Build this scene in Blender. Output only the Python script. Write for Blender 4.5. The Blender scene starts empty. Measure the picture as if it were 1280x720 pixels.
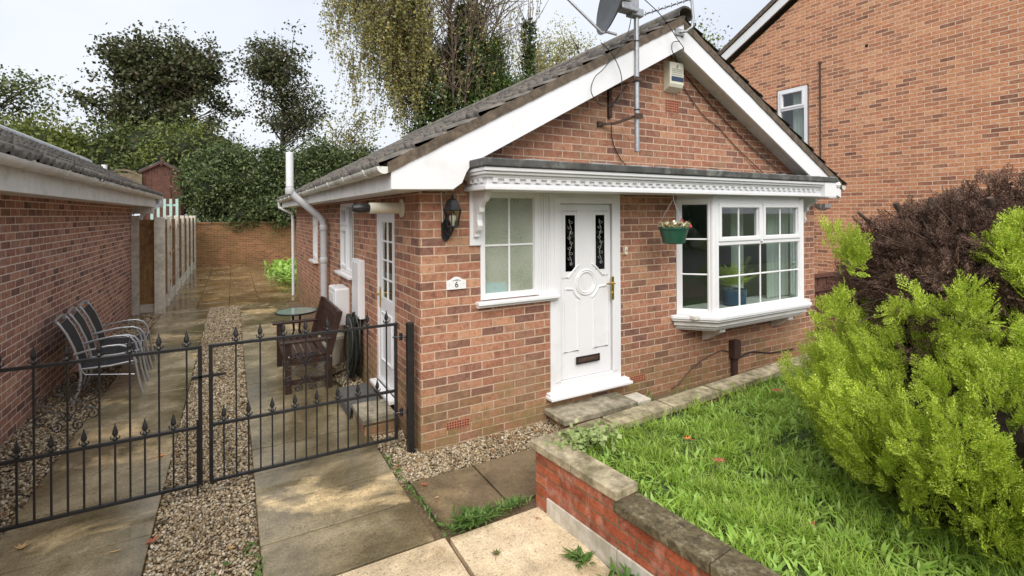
import bpy, bmesh, math, random
import numpy as np
from mathutils import Vector, Matrix

S = bpy.context.scene
COL = S.collection
R = math.radians
# ---------------------------------------------------------------- camera
camd = bpy.data.cameras.new('camera')
cam = bpy.data.objects.new('camera', camd); COL.objects.link(cam)
camd.sensor_width = 36; camd.lens = 36*615/1280
camd.shift_y = -(360-267.5)/1280
camd.clip_start = 0.05; camd.clip_end = 2000
cam.matrix_world = Matrix.Translation((0, 0, 2.0)) @ Matrix.Rotation(R(-29.6), 4, 'Z') @ Matrix.Rotation(R(90), 4, 'X') @ Matrix.Rotation(-0.006, 4, 'Z')
S.camera = cam
# ---------------------------------------------------------------- sky and sun
SUN_EL, SUN_AZ = 48, 208      # azimuth clockwise from +Y: behind the camera, slightly left
W = bpy.data.worlds.new('World'); S.world = W; W.use_nodes = True
nt = W.node_tree; nt.nodes.clear()
out = nt.nodes.new('ShaderNodeOutputWorld'); bg = nt.nodes.new('ShaderNodeBackground')
sky = nt.nodes.new('ShaderNodeTexSky'); sky.sky_type = 'NISHITA'; sky.sun_disc = False
sky.sun_elevation = R(SUN_EL); sky.sun_rotation = R(SUN_AZ)
sky.air_density = 1.5; sky.dust_density = 3
mx = nt.nodes.new('ShaderNodeMixRGB'); mx.inputs[0].default_value = 0.93
cl = nt.nodes.new('ShaderNodeTexNoise'); cl.inputs['Scale'].default_value = 1.6; cl.inputs['Detail'].default_value = 5
tc = nt.nodes.new('ShaderNodeTexCoord'); mp = nt.nodes.new('ShaderNodeMapping'); mp.inputs['Scale'].default_value = (1, 1, 2.5)
cr = nt.nodes.new('ShaderNodeValToRGB'); cr.color_ramp.elements[0].position = .3; cr.color_ramp.elements[1].position = .72
cr.color_ramp.elements[0].color = (3.0, 3.2, 3.65, 1); cr.color_ramp.elements[1].color = (3.7, 3.82, 4.05, 1)
nt.links.new(tc.outputs['Generated'], mp.inputs[0]); nt.links.new(mp.outputs[0], cl.inputs['Vector'])
nt.links.new(cl.outputs['Fac'], cr.inputs[0]); nt.links.new(sky.outputs[0], mx.inputs[1]); nt.links.new(cr.outputs[0], mx.inputs[2])
nt.links.new(mx.outputs[0], bg.inputs[0]); bg.inputs[1].default_value = 0.1; nt.links.new(bg.outputs[0], out.inputs[0])
sl = bpy.data.lights.new('sun', 'SUN'); sl.energy = 1.5; sl.angle = R(60); sl.color = (1, .96, .9)
so = bpy.data.objects.new('sun', sl); COL.objects.link(so)
so.rotation_euler = (R(90-SUN_EL), 0, R(-SUN_AZ+180))
so.location = (0, -5, 20)
S.view_settings.view_transform = 'Standard'; S.view_settings.look = 'None'
S.view_settings.gamma = 1; S.view_settings.use_curve_mapping = False
S.view_settings.exposure = 1.38

# ---------------------------------------------------------------- helpers
OFF = {}                                 # world position that an object's mesh is relative to
def setp(o, label=None, cat=None, group=None, kind=None):
    if label: o['label'] = label
    if cat: o['category'] = cat
    if group: o['group'] = group
    if kind: o['kind'] = kind
    return o
def thing(name, label, cat, loc=(0, 0, 0), group=None):
    o = bpy.data.objects.new(name, None); COL.objects.link(o)
    o.location = loc; o.empty_display_size = .1; OFF[o.name] = Vector(loc)
    return setp(o, label, cat, group)
def link(name, me, mat, parent=None, smooth=False, loc=None):
    o = bpy.data.objects.new(name, me); COL.objects.link(o)
    for m in (mat if isinstance(mat, (list, tuple)) else [mat]): me.materials.append(m)
    base = OFF[parent.name] if parent else Vector(loc or (0, 0, 0))
    if base.length: me.transform(Matrix.Translation(-base))
    OFF[o.name] = base
    if parent: o.parent = parent
    elif loc: o.location = loc
    if smooth: me.polygons.foreach_set('use_smooth', [True]*len(me.polygons))
    me.update()
    return o
def bev(o, w=.004, seg=2):
    m = o.modifiers.new('bevel', 'BEVEL'); m.width = w; m.segments = seg; m.limit_method = 'ANGLE'; m.angle_limit = R(40)
    return o
class MB:
    def __init__(s, M=None): s.v = []; s.f = []; s.mi = []; s.M = M
    def add(s, vs, fs, mi=0):
        b = len(s.v)
        s.v += [tuple(s.M @ Vector(v)) if s.M else tuple(v) for v in vs]
        s.f += [tuple(i+b for i in f) for f in fs]; s.mi += [mi]*len(fs)
    def box(s, x0, x1, y0, y1, z0, z1, mi=0, T=None):
        vs = [(x, y, z) for x in (x0, x1) for y in (y0, y1) for z in (z0, z1)]
        if T: vs = [tuple(T @ Vector(v)) for v in vs]
        s.add(vs, [(0, 1, 3, 2), (4, 6, 7, 5), (0, 4, 5, 1), (2, 3, 7, 6), (0, 2, 6, 4), (1, 5, 7, 3)], mi)
    def prism(s, poly, a, b, axis='y', mi=0):
        n = len(poly)
        def P(p, t): return {'y': (p[0], t, p[1]), 'x': (t, p[0], p[1]), 'z': (p[0], p[1], t)}[axis]
        s.add([P(p, a) for p in poly]+[P(p, b) for p in poly],
              [tuple(range(n)), tuple(range(2*n-1, n-1, -1))]+[(i, (i+1) % n, n+(i+1) % n, n+i) for i in range(n)], mi)
    def tube(s, pts, r, n=8, mi=0, closed=False, flat=None):
        pts = [Vector(p) for p in pts]; N = len(pts)
        rr = r if isinstance(r, (list, tuple)) else [r]*N
        vs = []; up = None
        for i, p in enumerate(pts):
            a = pts[i-1] if (i or closed) else p; c = pts[(i+1) % N] if (i < N-1 or closed) else p
            t = (c-a).normalized() if (c-a).length > 1e-9 else Vector((0, 0, 1))
            if up is None: up = Vector((0, 0, 1)) if abs(t.z) < .9 else Vector((1, 0, 0))
            e1 = (up-t*up.dot(t))
            e1 = e1.normalized() if e1.length > 1e-6 else t.orthogonal().normalized()
            up = e1; e2 = t.cross(e1)
            for k in range(n):
                an = 2*math.pi*(k+.5)/n
                vs.append(p+(e1*math.cos(an)*(flat or 1)+e2*math.sin(an))*rr[i])
        fs = []
        for i in range(N if closed else N-1):
            j = (i+1) % N
            for k in range(n): fs.append((i*n+k, i*n+(k+1) % n, j*n+(k+1) % n, j*n+k))
        if not closed: fs += [tuple(range(n)), tuple((N-1)*n+k for k in range(n-1, -1, -1))]
        s.add(vs, fs, mi)
    def lathe(s, prof, c=(0, 0, 0), n=16, mi=0, T=None, half=False):
        vs = []; fs = []; m = n+1 if half else n
        for r, z in prof:
            for k in range(m):
                an = (math.pi if half else 2*math.pi)*k/n
                v = Vector((r*math.cos(an), r*math.sin(an), z))
                if T: v = T @ v
                vs.append((v.x+c[0], v.y+c[1], v.z+c[2]))
        for i in range(len(prof)-1):
            for k in range(m-(1 if half else 0)):
                k2 = k+1 if half else (k+1) % n
                fs.append((i*m+k, i*m+k2, (i+1)*m+k2, (i+1)*m+k))
        if not half:
            if prof[0][0] > 1e-6: fs.append(tuple(range(n-1, -1, -1)))
            if prof[-1][0] > 1e-6: fs.append(tuple((len(prof)-1)*m+k for k in range(n)))
        s.add(vs, fs, mi)
    def build(s, name, mat, parent=None, smooth=False, loc=None, bevel=None, angle=None):
        me = bpy.data.meshes.new(name); me.from_pydata(s.v, [], s.f)
        me.polygons.foreach_set('material_index', s.mi)
        bm = bmesh.new(); bm.from_mesh(me); bmesh.ops.recalc_face_normals(bm, faces=bm.faces)
        if smooth and angle is None: angle = 40
        if smooth:
            for f in bm.faces: f.smooth = True
            for e in bm.edges:
                if len(e.link_faces) == 2 and e.calc_face_angle(0) > R(angle): e.smooth = False
        bm.to_mesh(me); bm.free()
        o = link(name, me, mat, parent, False, loc)
        if bevel: bev(o, bevel)
        return o
def arr_mesh(name, V, F, mat, parent=None, smooth=False, loc=None, n=4):
    """V (k,3) float, F (m,n) int arrays to a mesh object, fast."""
    me = bpy.data.meshes.new(name); V = np.asarray(V, np.float32); F = np.asarray(F, np.int32)
    me.vertices.add(len(V)); me.vertices.foreach_set('co', V.ravel())
    me.loops.add(F.size); me.loops.foreach_set('vertex_index', F.ravel())
    me.polygons.add(len(F)); me.polygons.foreach_set('loop_start', np.arange(len(F), dtype=np.int32)*F.shape[1])
    me.update(calc_edges=True)
    return link(name, me, mat, parent, smooth, loc)

# ---------------------------------------------------------------- materials
def srgb(r, g, b): return tuple(((c/255)/12.92 if c/255 <= .04045 else ((c/255+.055)/1.055)**2.4) for c in (r, g, b))
class NM:
    def __init__(s, name):
        s.m = bpy.data.materials.new(name); s.m.use_nodes = True; s.t = s.m.node_tree
        s.b = s.t.nodes['Principled BSDF']; s.o = s.t.nodes['Material Output']
    def n(s, typ, **kw):
        x = s.t.nodes.new('ShaderNode'+typ)
        for k, v in kw.items():
            if k.startswith('i_'):
                key = k[2:]; key = int(key) if key.isdigit() else key.replace('_', ' ')
                if hasattr(v, 'links') or hasattr(v, 'is_output'): s.t.links.new(v, x.inputs[key])
                else: x.inputs[key].default_value = v
            else: setattr(x, k, v)
        return x
    def l(s, a, b): s.t.links.new(a, b)
    def obj(s): return s.n('TexCoord').outputs['Object']
    def noise(s, sc, det=4, rough=.55, vec=None, dist=0):
        x = s.n('TexNoise', i_Scale=sc, i_Detail=det, i_Roughness=rough, i_Distortion=dist)
        s.l(vec or s.obj(), x.inputs['Vector']); return x.outputs['Fac']
    def ramp(s, fac, stops):
        x = s.n('ValToRGB'); e = x.color_ramp.elements
        while len(e) < len(stops): e.new(.5)
        for i, (p, c) in enumerate(stops):
            e[i].position = p; e[i].color = (c[0], c[1], c[2], 1) if isinstance(c, (tuple, list)) else (c, c, c, 1)
        s.l(fac, x.inputs[0]); return x.outputs[0]
    def mix(s, fac, a, b, mode='MIX'):
        x = s.n('MixRGB', blend_type=mode)
        for i, v in ((0, fac), (1, a), (2, b)):
            if hasattr(v, 'is_output'): s.l(v, x.inputs[i])
            else: x.inputs[i].default_value = v if i == 0 else (v[0], v[1], v[2], 1)
        return x.outputs[0]
    def math(s, op, a, b=0.0, clamp=False):
        x = s.n('Math', operation=op, use_clamp=clamp)
        for i, v in ((0, a), (1, b)):
            if hasattr(v, 'is_output'): s.l(v, x.inputs[i])
            else: x.inputs[i].default_value = v
        return x.outputs[0]
    def bump(s, h, strength=.3, dist=.01, prev=None):
        x = s.n('Bump', i_Strength=strength, i_Distance=dist); s.l(h, x.inputs['Height'])
        if prev is not None: s.l(prev, x.inputs['Normal'])
        s.l(x.outputs[0], s.b.inputs['Normal']); return x.outputs[0]
    def col(s, c):
        if hasattr(c, 'is_output'): s.l(c, s.b.inputs['Base Color'])
        else: s.b.inputs['Base Color'].default_value = (*c, 1)
    def set(s, **kw):
        for k, v in kw.items():
            i = s.b.inputs[k.replace('_', ' ')]
            if hasattr(v, 'is_output'): s.l(v, i)
            else: i.default_value = v
        return s.m
def plain(name, c, rough=.5, var=.12, sc=8, metal=0, bump=.08, dirt=None, spec=.5):
    m = NM(name); a = tuple(x*(1-var) for x in c); b = tuple(min(1, x*(1+var)) for x in c)
    k = m.ramp(m.noise(sc, 8, .68), [(.36, a), (.64, b)])
    if dirt: k = m.mix(m.ramp(m.noise(dirt[0], 7, .65), [(dirt[1], 0.0), (dirt[1]+.2, dirt[3] if len(dirt) > 3 else .7)]), k, dirt[2])
    m.col(k); m.bump(m.noise(sc*9, 3), bump, .003)
    m.set(Roughness=rough, Metallic=metal, Specular_IOR_Level=spec); return m.m
def brick(name, cols, mortar, stain=None, moss=None, bumpd=.006, off=(0, 0), spall=.25):
    m = NM(name); g = m.n('TexCoord'); sp = m.n('SeparateXYZ'); m.l(g.outputs['Object'], sp.inputs[0])
    u = m.math('ADD', m.math('ADD', sp.outputs[0], sp.outputs[1]), off[0]); v = m.math('ADD', sp.outputs[2], off[1])
    # wobble so that the courses are not ruled
    wob = m.noise(9, 3); u = m.math('ADD', u, m.math('MULTIPLY', m.math('SUBTRACT', wob, .5), .008))
    wob2 = m.noise(6, 3, vec=m.n('Mapping', i_Vector=g.outputs['Object'], i_Location=(5, 3, 1)).outputs[0])
    v = m.math('ADD', v, m.math('MULTIPLY', m.math('SUBTRACT', wob2, .5), .008))
    e1 = m.noise(70, 4, .7); u = m.math('ADD', u, m.math('MULTIPLY', m.math('SUBTRACT', e1, .5), .009)); v = m.math('ADD', v, m.math('MULTIPLY', m.math('SUBTRACT', m.noise(62, 4, .7), .5), .007))
    cb = m.n('CombineXYZ'); m.l(u, cb.inputs[0]); m.l(v, cb.inputs[1])
    bt = m.n('TexBrick', offset=.5, offset_frequency=2, squash=1, i_Scale=1, i_Mortar_Size=.0062, i_Mortar_Smooth=.25, i_Bias=0, i_Brick_Width=.225, i_Row_Height=.075,
             i_Color1=(0, 0, 0, 1), i_Color2=(1, 1, 1, 1), i_Mortar=(.5, .5, .5, 1))
    m.l(cb.outputs[0], bt.inputs['Vector'])
    rnd = bt.outputs['Color']; n = len(cols)
    c = m.ramp(rnd, [(i/(n-1), cols[i]) for i in range(n)])
    fine = m.noise(55, 6, .7); big = m.noise(.9, 4)
    c = m.mix(m.ramp(fine, [(.42, 0.0), (.66, .75)]), c, m.mix(1, c, (1.5, 1.45, 1.38), 'MULTIPLY'))
    c = m.mix(m.ramp(m.noise(120, 4, .75), [(.5, 0.0), (.64, .65)]), c, m.mix(1, c, (.5, .45, .42), 'MULTIPLY'))
    c = m.mix(m.ramp(m.noise(1.7, 5, .6), [(.4, 0.0), (.62, .4)]), c, m.mix(1, c, (.72, .7, .68), 'MULTIPLY'))
    c = m.mix(m.ramp(m.noise(17, 5, .7), [(.46, 0.0), (.66, .7)]), c, m.mix(1, c, (.5, .47, .45), 'MULTIPLY'))
    mo = m.ramp(m.noise(30, 4), [(.3, tuple(x*.78 for x in mortar)), (.7, mortar)])
    smear = m.math('MULTIPLY', m.ramp(m.noise(7, 6, .75), [(.52, 0.0), (.7, 1.0)]), spall)
    c = m.mix(smear, c, mo)
    c = m.mix(bt.outputs['Fac'], c, mo)
    if stain: c = m.mix(m.ramp(m.noise(stain[0], 6, .65), [(stain[1], 0.0), (stain[1]+.22, stain[3])]), c, stain[2])
    if moss:
        hz = m.ramp(m.math('ADD', sp.outputs[2], m.math('MULTIPLY', m.noise(2.2, 4), .7)), [(moss[0], 1.0), (moss[1], 0.0)])
        c = m.mix(m.math('MULTIPLY', hz, m.ramp(m.noise(5, 6, .7), [(.35, 0.0), (.65, moss[3])])), c, moss[2])
    m.col(c)
    h = m.math('SUBTRACT', m.math('MULTIPLY', m.noise(60, 5, .7), .35), bt.outputs['Fac'])
    m.bump(h, .7, bumpd); m.set(Roughness=.85, Specular_IOR_Level=.3); return m.m
def leafmat(name, cols, rough=.5, trans=.25, spec=.4):
    m = NM(name); g = m.n('NewGeometry'); n = len(cols)
    c = m.ramp(g.outputs['Random Per Island'], [(i/max(1, n-1), cols[i]) for i in range(n)])
    c = m.mix(m.ramp(m.noise(1.3, 3), [(.35, .0), (.7, .45)]), c, m.mix(1, c, (.62, .62, .55), 'MULTIPLY'))
    c = m.mix(m.ramp(m.noise(5.5, 4), [(.42, .0), (.62, .5)]), c, m.mix(1, c, (.76, .78, .7), 'MULTIPLY'))
    m.col(c); m.set(Roughness=rough, Specular_IOR_Level=spec)
    if trans:
        t = m.n('BsdfTranslucent'); m.l(c, t.inputs[0]); x = m.n('MixShader', i_0=trans)
        m.l(m.b.outputs[0], x.inputs[1]); m.l(t.outputs[0], x.inputs[2]); m.l(x.outputs[0], m.o.inputs[0])
    return m.m
def slabmat(name, dry, wet, sand, moss, thr=.5):
    m = NM(name); v = m.obj()
    isl = m.n('NewGeometry').outputs['Random Per Island']
    w = m.noise(.85, 6, .62, dist=.4); w2 = m.noise(5, 6, .7); f = m.noise(90, 4, .7)
    c = m.mix(m.ramp(w, [(thr-.1, 0.0), (thr+.1, 1.0)]), wet, dry)
    c = m.mix(m.ramp(m.noise(1.15, 5, .6, vec=m.n('Mapping', i_Vector=v, i_Location=(3.7, 1.2, 0)).outputs[0], dist=.5), [(.565, 0.0), (.66, .85)]), c, sand)
    c = m.mix(m.ramp(m.noise(2.6, 7, .7), [(.52, 0.0), (.72, .75)]), c, moss)
    c = m.mix(m.ramp(isl, [(0, .35), (1, 0.0)]), c, m.mix(1, c, (.55, .52, .48), 'MULTIPLY'))
    c = m.mix(.8, c, m.ramp(w2, [(.3, .35), (.7, .72)]), 'OVERLAY')
    c = m.mix(m.ramp(f, [(.42, 0.0), (.66, .75)]), c, m.mix(1, c, (1.7, 1.65, 1.5), 'MULTIPLY'))
    c = m.mix(m.ramp(m.noise(48, 5, .75), [(.56, 0.0), (.64, .65)]), c, (.05, .045, .035))
    m.col(c)
    r = m.ramp(m.math('MULTIPLY', m.math('ADD', w, m.math('MULTIPLY', w2, .35)), 1.0), [(thr+.12, .07), (thr+.36, .45)])
    m.bump(m.math('ADD', m.noise(120, 4, .7), m.math('MULTIPLY', w2, 1.5)), .2, .003)
    m.set(Roughness=r, Specular_IOR_Level=.5); return m.m

M = {}
M['brick'] = brick('house brick', [srgb(110, 82, 76), srgb(168, 118, 94), srgb(182, 132, 106), srgb(160, 110, 90), srgb(194, 146, 116), srgb(140, 100, 84), srgb(176, 122, 98), srgb(156, 110, 88), srgb(124, 90, 80), srgb(172, 124, 98)], srgb(212, 184, 160),
                   stain=(1.4, .52, srgb(150, 132, 104), .55), moss=(.45, 1.05, srgb(128, 116, 72), .8))
M['brick_left'] = brick('garage brick', [srgb(106, 80, 74), srgb(166, 120, 102), srgb(182, 136, 116), srgb(156, 112, 98), srgb(194, 150, 126), srgb(126, 92, 84), srgb(174, 128, 108)], srgb(238, 220, 206), stain=(1.2, .6, srgb(178, 142, 122), .4), off=(.05, .02))
M['brick_orange'] = brick('neighbour brick', [srgb(136, 94, 78), srgb(194, 136, 102), srgb(208, 148, 110), srgb(190, 126, 94), srgb(216, 160, 122), srgb(200, 138, 104), srgb(158, 108, 86), srgb(208, 148, 112), srgb(194, 130, 98)], srgb(238, 214, 186), stain=(.8, .58, srgb(215, 160, 118), .45))
M['brick_rear'] = brick('rear wall brick', [srgb(98, 68, 48), srgb(140, 94, 66), srgb(124, 82, 58), srgb(156, 108, 76), srgb(106, 72, 52)], srgb(166, 146, 110), stain=(.7, .42, srgb(104, 90, 50), .8), spall=.1)
M['brick_red'] = brick('retaining wall brick', [srgb(150, 80, 56), srgb(180, 102, 72), srgb(168, 90, 64), srgb(192, 118, 88), srgb(132, 74, 56)], srgb(128, 110, 86), stain=(9, .5, srgb(216, 160, 144), .7), off=(.02, -.012), spall=.12, bumpd=.012)
M['white'] = plain('white plastic', (.82, .82, .83), .28, .02, 3, bump=.01, dirt=(3.5, .56, (.62, .61, .54), .4))
M['white_old'] = plain('weathered white paint', (.74, .73, .7), .5, .06, 5, bump=.05, dirt=(3, .5, (.42, .4, .3), .6))
M['gutter_w'] = plain('mossy gutter plastic', (.72, .72, .66), .45, .07, 6, dirt=(4, .48, (.3, .31, .18), .7))
M['tile'] = plain('concrete roof tile', (.13, .115, .1), .85, .45, 9, bump=.5, dirt=(7, .5, (.26, .23, .17), .7))
M['mortar_v'] = plain('verge mortar', (.13, .098, .07), .95, .4, 14, bump=.8, dirt=(9, .52, (.08, .065, .045), .8))
M['felt'] = plain('roofing felt', (.075, .075, .07), .8, .35, 9, bump=.5, dirt=(7, .52, (.3, .31, .27), .6))
M['lead'] = plain('lead flashing', (.42, .43, .44), .55, .25, 12, bump=.3, dirt=(10, .5, (.2, .2, .2), .7))
M['black'] = plain('black iron paint', (.016, .016, .017), .38, .3, 20, bump=.15)
M['grey_pipe'] = plain('grey pipe plastic', (.5, .5, .51), .35, .05, 5, dirt=(6, .55, (.35, .34, .3), .5))
M['white_pipe'] = plain('pale pipe plastic', (.78, .78, .8), .35, .04, 5)
M['galv'] = plain('galvanised steel', (.42, .43, .44), .42, .15, 30, metal=.6)
M['rust'] = plain('rusty bracket steel', (.06, .035, .025), .75, .5, 25, bump=.4, dirt=(30, .5, (.16, .07, .035), .7))
M['dish'] = plain('satellite dish paint', (.06, .063, .065), .5, .15, 8)
M['cream'] = plain('aged cream plastic', (.76, .73, .6), .4, .05, 5)
M['navy'] = plain('dark blue print', (.03, .06, .11), .5)
M['grey_print'] = plain('grey print', (.3, .3, .28), .6)
M['terracotta'] = plain('terracotta', (.46, .16, .09), .8, .15, 20, bump=.3)
M['dark'] = plain('dark void', (.012, .011, .01), .9)
M['brass'] = plain('brass', (.72, .5, .14), .25, .08, 20, metal=1)
M['concrete'] = plain('pale concrete', (.6, .56, .48), .85, .18, 12, bump=.5, dirt=(5, .5, (.36, .32, .22), .75))
M['coping'] = plain('mossy coping stone', (.38, .32, .21), .9, .45, 14, bump=.9, dirt=(6, .44, (.13, .11, .05), .88))
M['coping_dark'] = plain('dark mossy coping stone', (.1, .078, .04), .95, .5, 26, bump=1, dirt=(22, .52, (.36, .32, .2), .7))
M['step'] = plain('weathered step slab', (.34, .3, .22), .85, .35, 14, bump=.7, dirt=(5, .45, (.11, .1, .055), .85))
M['base'] = plain('sandy render', (.6, .47, .32), .9, .12, 14, bump=.5, dirt=(6, .56, (.4, .28, .18), .5))
M['wood_dark'] = plain('dark stained wood', (.036, .016, .011), .42, .4, 18, bump=.3)
M['timber'] = plain('treated timber', (.27, .15, .055), .8, .3, 9, bump=.4, dirt=(6, .5, (.13, .07, .03), .7))
M['shed_wood'] = plain('red brown shed boards', (.11, .045, .03), .8, .3, 9, bump=.3)
M['aqua'] = plain('pale green paint', (.38, .56, .5), .6, .08)
M['silver'] = plain('silver chair frame', (.52, .53, .54), .32, .08, 20, metal=.55)
M['sling'] = plain('black sling mesh', (.017, .018, .02), .7, .3, 60, bump=.5)
M['hose'] = plain('dark rubber hose', (.022, .026, .02), .45, .3, 20)
M['mat'] = plain('grey door mat', (.1, .097, .09), .95, .25, 50, bump=1)
M['room'] = plain('room wall paint', (.36, .41, .39), .8, .05)
M['room_floor'] = plain('room carpet', (.13, .13, .125), .9, .2)
M['blue_pot'] = plain('blue glazed pot', (.025, .085, .16), .2, .2, 8)
M['basket'] = plain('green plastic basket', (.02, .09, .055), .4, .15, 10)
M['soil'] = plain('garden soil', (.055, .038, .024), .95, .4, 10, bump=1)
M['brownbox'] = plain('brown electric box', (.06, .032, .024), .55, .2)
M['cable'] = plain('black cable', (.02, .018, .017), .5)
M['brown_cable'] = plain('brown cable', (.1, .055, .04), .6)
M['white_cable'] = plain('white cable', (.7, .68, .62), .5)
M['bark'] = plain('tree bark', (.075, .058, .042), .95, .35, 6, bump=.8)
M['twig'] = plain('bare twigs', (.11, .075, .055), .9, .35, 6)
M['dead'] = leafmat('dead conifer twigs', [(.05, .028, .022), (.12, .068, .052), (.2, .12, .09), (.075, .042, .034), (.3, .2, .15)], .85, 0, .2)
M['asphalt'] = plain('driveway asphalt', (.06, .058, .055), .9, .2, 15, bump=.6)
def glassmat(name, tint=(.9, .95, .93), refl=1.0, veil=0.0, rough=.0):
    m = NM(name); tr = m.n('BsdfTransparent', i_Color=(*tint, 1)); gl = m.n('BsdfGlossy', i_Roughness=rough)
    fr = m.n('Fresnel', i_IOR=1.5); nb = m.math('SUBTRACT', 1.0, m.n('NewGeometry').outputs['Backfacing']); f = m.math('MULTIPLY', m.math('MULTIPLY', fr.outputs[0], nb), 2.5*refl, True)
    x = m.n('MixShader'); m.l(f, x.inputs[0]); m.l(tr.outputs[0], x.inputs[1]); m.l(gl.outputs[0], x.inputs[2])
    m.l(x.outputs[0], m.o.inputs[0])
    m.l(m.n('Bump', i_Strength=.02, i_Distance=.02, i_Height=m.noise(1.6, 2)).outputs[0], gl.inputs['Normal'])
    return m.m
M['glass'] = glassmat('window glass')
M['glass_dark'] = glassmat('dark window glass', (.25, .27, .27))
def frosted():
    m = NM('frosted glass')
    c = m.ramp(m.noise(2.4, 3, .5), [(.3, (.56, .6, .46)), (.7, (.8, .83, .7))])
    m.col(c); tr = m.n('BsdfTransparent', i_Color=(.9, .95, .92, 1)); x = m.n('MixShader')
    m.l(m.ramp(m.noise(60, 4, .7), [(.3, .32), (.7, .42)]), x.inputs[0])
    m.l(tr.outputs[0], x.inputs[1]); m.l(m.b.outputs[0], x.inputs[2]); m.l(x.outputs[0], m.o.inputs[0])
    m.bump(m.noise(160, 3, .7), .3, .002); m.set(Roughness=.16, Specular_IOR_Level=.9); return m.m
M['frosted'] = frosted()
M['lampglass'] = glassmat('lantern glass', (.75, .75, .7))
M['tableglass'] = plain('green tinted frosted glass', (.22, .3, .26), .08, .1, 10, spec=.9, bump=.01)
def curtain():
    m = NM('curtain fabric'); m.col((.82, .86, .82)); m.set(Roughness=.9)
    t = m.n('BsdfTranslucent', i_Color=(.7, .76, .7, 1)); x = m.n('MixShader', i_0=.4)
    m.l(m.b.outputs[0], x.inputs[1]); m.l(t.outputs[0], x.inputs[2]); m.l(x.outputs[0], m.o.inputs[0]); return m.m
M['curtain'] = curtain()
M['slab'] = slabmat('wet paving slabs', srgb(152, 140, 114), srgb(98, 88, 66), srgb(208, 184, 142), srgb(88, 82, 50), .52)
M['slab_dark'] = slabmat('dark paving slabs', srgb(112, 100, 80), srgb(84, 74, 60), srgb(128, 114, 88), srgb(78, 70, 48), .52)
M['slab_sand'] = slabmat('sandy dry slabs', srgb(202, 184, 156), srgb(180, 162, 134), srgb(214, 198, 172), srgb(146, 128, 96), .46)
M['slab_back'] = slabmat('mossy back paving', srgb(138, 118, 84), srgb(90, 76, 52), srgb(168, 136, 84), srgb(92, 84, 44), .54)
M['pebble'] = leafmat('pebbles', [srgb(134, 114, 88), srgb(180, 160, 130), srgb(206, 190, 162), srgb(108, 92, 74), srgb(166, 138, 104), srgb(220, 210, 190), srgb(92, 80, 66), srgb(184, 166, 138), srgb(150, 126, 96)], .55, 0, .4)
M['gravel_bed'] = plain('gravel bed', srgb(110, 92, 68), .95, .4, 60, bump=1)
M['grass'] = leafmat('lawn grass', [(.15, .28, .025), (.32, .52, .05), (.46, .66, .08), (.24, .42, .035), (.62, .74, .2), (.22, .3, .04), (.38, .56, .06)], .5, .35)
M['broad'] = leafmat('broad weed leaves', [(.24, .42, .06), (.36, .56, .1), (.46, .64, .16), (.3, .49, .08)], .45, .3)
M['weed'] = leafmat('weeds', [(.07, .15, .03), (.13, .24, .05), (.2, .3, .08)], .5, .3)
M['turf'] = plain('lawn soil', (.05, .075, .02), .95, .4, 9, bump=1)
M['fresh'] = leafmat('golden conifer foliage', [(.17, .28, .015), (.53, .69, .05), (.76, .87, .13), (.34, .49, .03), (.88, .95, .3), (.62, .78, .07), (.22, .34, .02), (.7, .84, .1)], .55, .35, .3)  # darker entries put shade between the sprays into the leaf colour
M['laurel'] = leafmat('laurel leaves', [(.04, .065, .022), (.09, .14, .045), (.15, .21, .08), (.055, .085, .03), (.24, .28, .12), (.11, .13, .045)], .5, .2, .35)
M['syc'] = leafmat('dark sycamore leaves', [(.045, .06, .02), (.07, .09, .03), (.12, .13, .05), (.12, .09, .05), (.06, .08, .03), (.16, .17, .07)], .55, .2)
M['shrub'] = leafmat('mixed shrub leaves', [(.06, .09, .025), (.11, .15, .04), (.18, .22, .06), (.07, .1, .03), (.2, .17, .06)], .55, .2)
M['yellow_leaf'] = leafmat('yellow green leaves', [(.1, .15, .03), (.22, .27, .06), (.16, .2, .04), (.34, .35, .09), (.08, .11, .03)], .55, .3)
M['birch'] = leafmat('birch leaves', [(.36, .34, .12), (.52, .44, .14), (.42, .42, .18), (.3, .36, .15), (.6, .46, .14)], .55, .4)
M['ivy'] = leafmat('ivy leaves', [(.04, .065, .018), (.09, .135, .035), (.14, .2, .055), (.06, .09, .025)], .4, .1, .5)
M['litter'] = leafmat('fallen leaves', [(.25, .09, .04), (.34, .2, .09), (.16, .07, .03), (.42, .3, .15)], .7, .1)
M['petal_red'] = plain('red petals', (.6, .05, .08), .6)
M['petal_white'] = plain('white petals', (.75, .68, .55), .6)
M['flower_dry'] = leafmat('dry basket plants', [(.4, .32, .15), (.25, .25, .08), (.55, .48, .3), (.3, .18, .1)], .7, .2)
def frame_mx(o, u, n):
    u = Vector(u).normalized(); n = Vector(n).normalized()
    return Matrix(((u.x, n.x, 0, o[0]), (u.y, n.y, 0, o[1]), (u.z, n.z, 1, o[2]), (0, 0, 0, 1)))
def wall_cells(mb, u0, u1, z0, z1, opens, n0, n1):
    us = sorted({u0, u1, *[a for o in opens for a in o[:2]]}); zs = sorted({z0, z1, *[a for o in opens for a in o[2:]]})
    for i in range(len(us)-1):
        for j in range(len(zs)-1):
            cu = (us[i]+us[i+1])/2; cz = (zs[j]+zs[j+1])/2
            if any(o[0] < cu < o[1] and o[2] < cz < o[3] for o in opens): continue
            mb.box(us[i], us[i+1], n0, n1, zs[j], zs[j+1])
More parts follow.
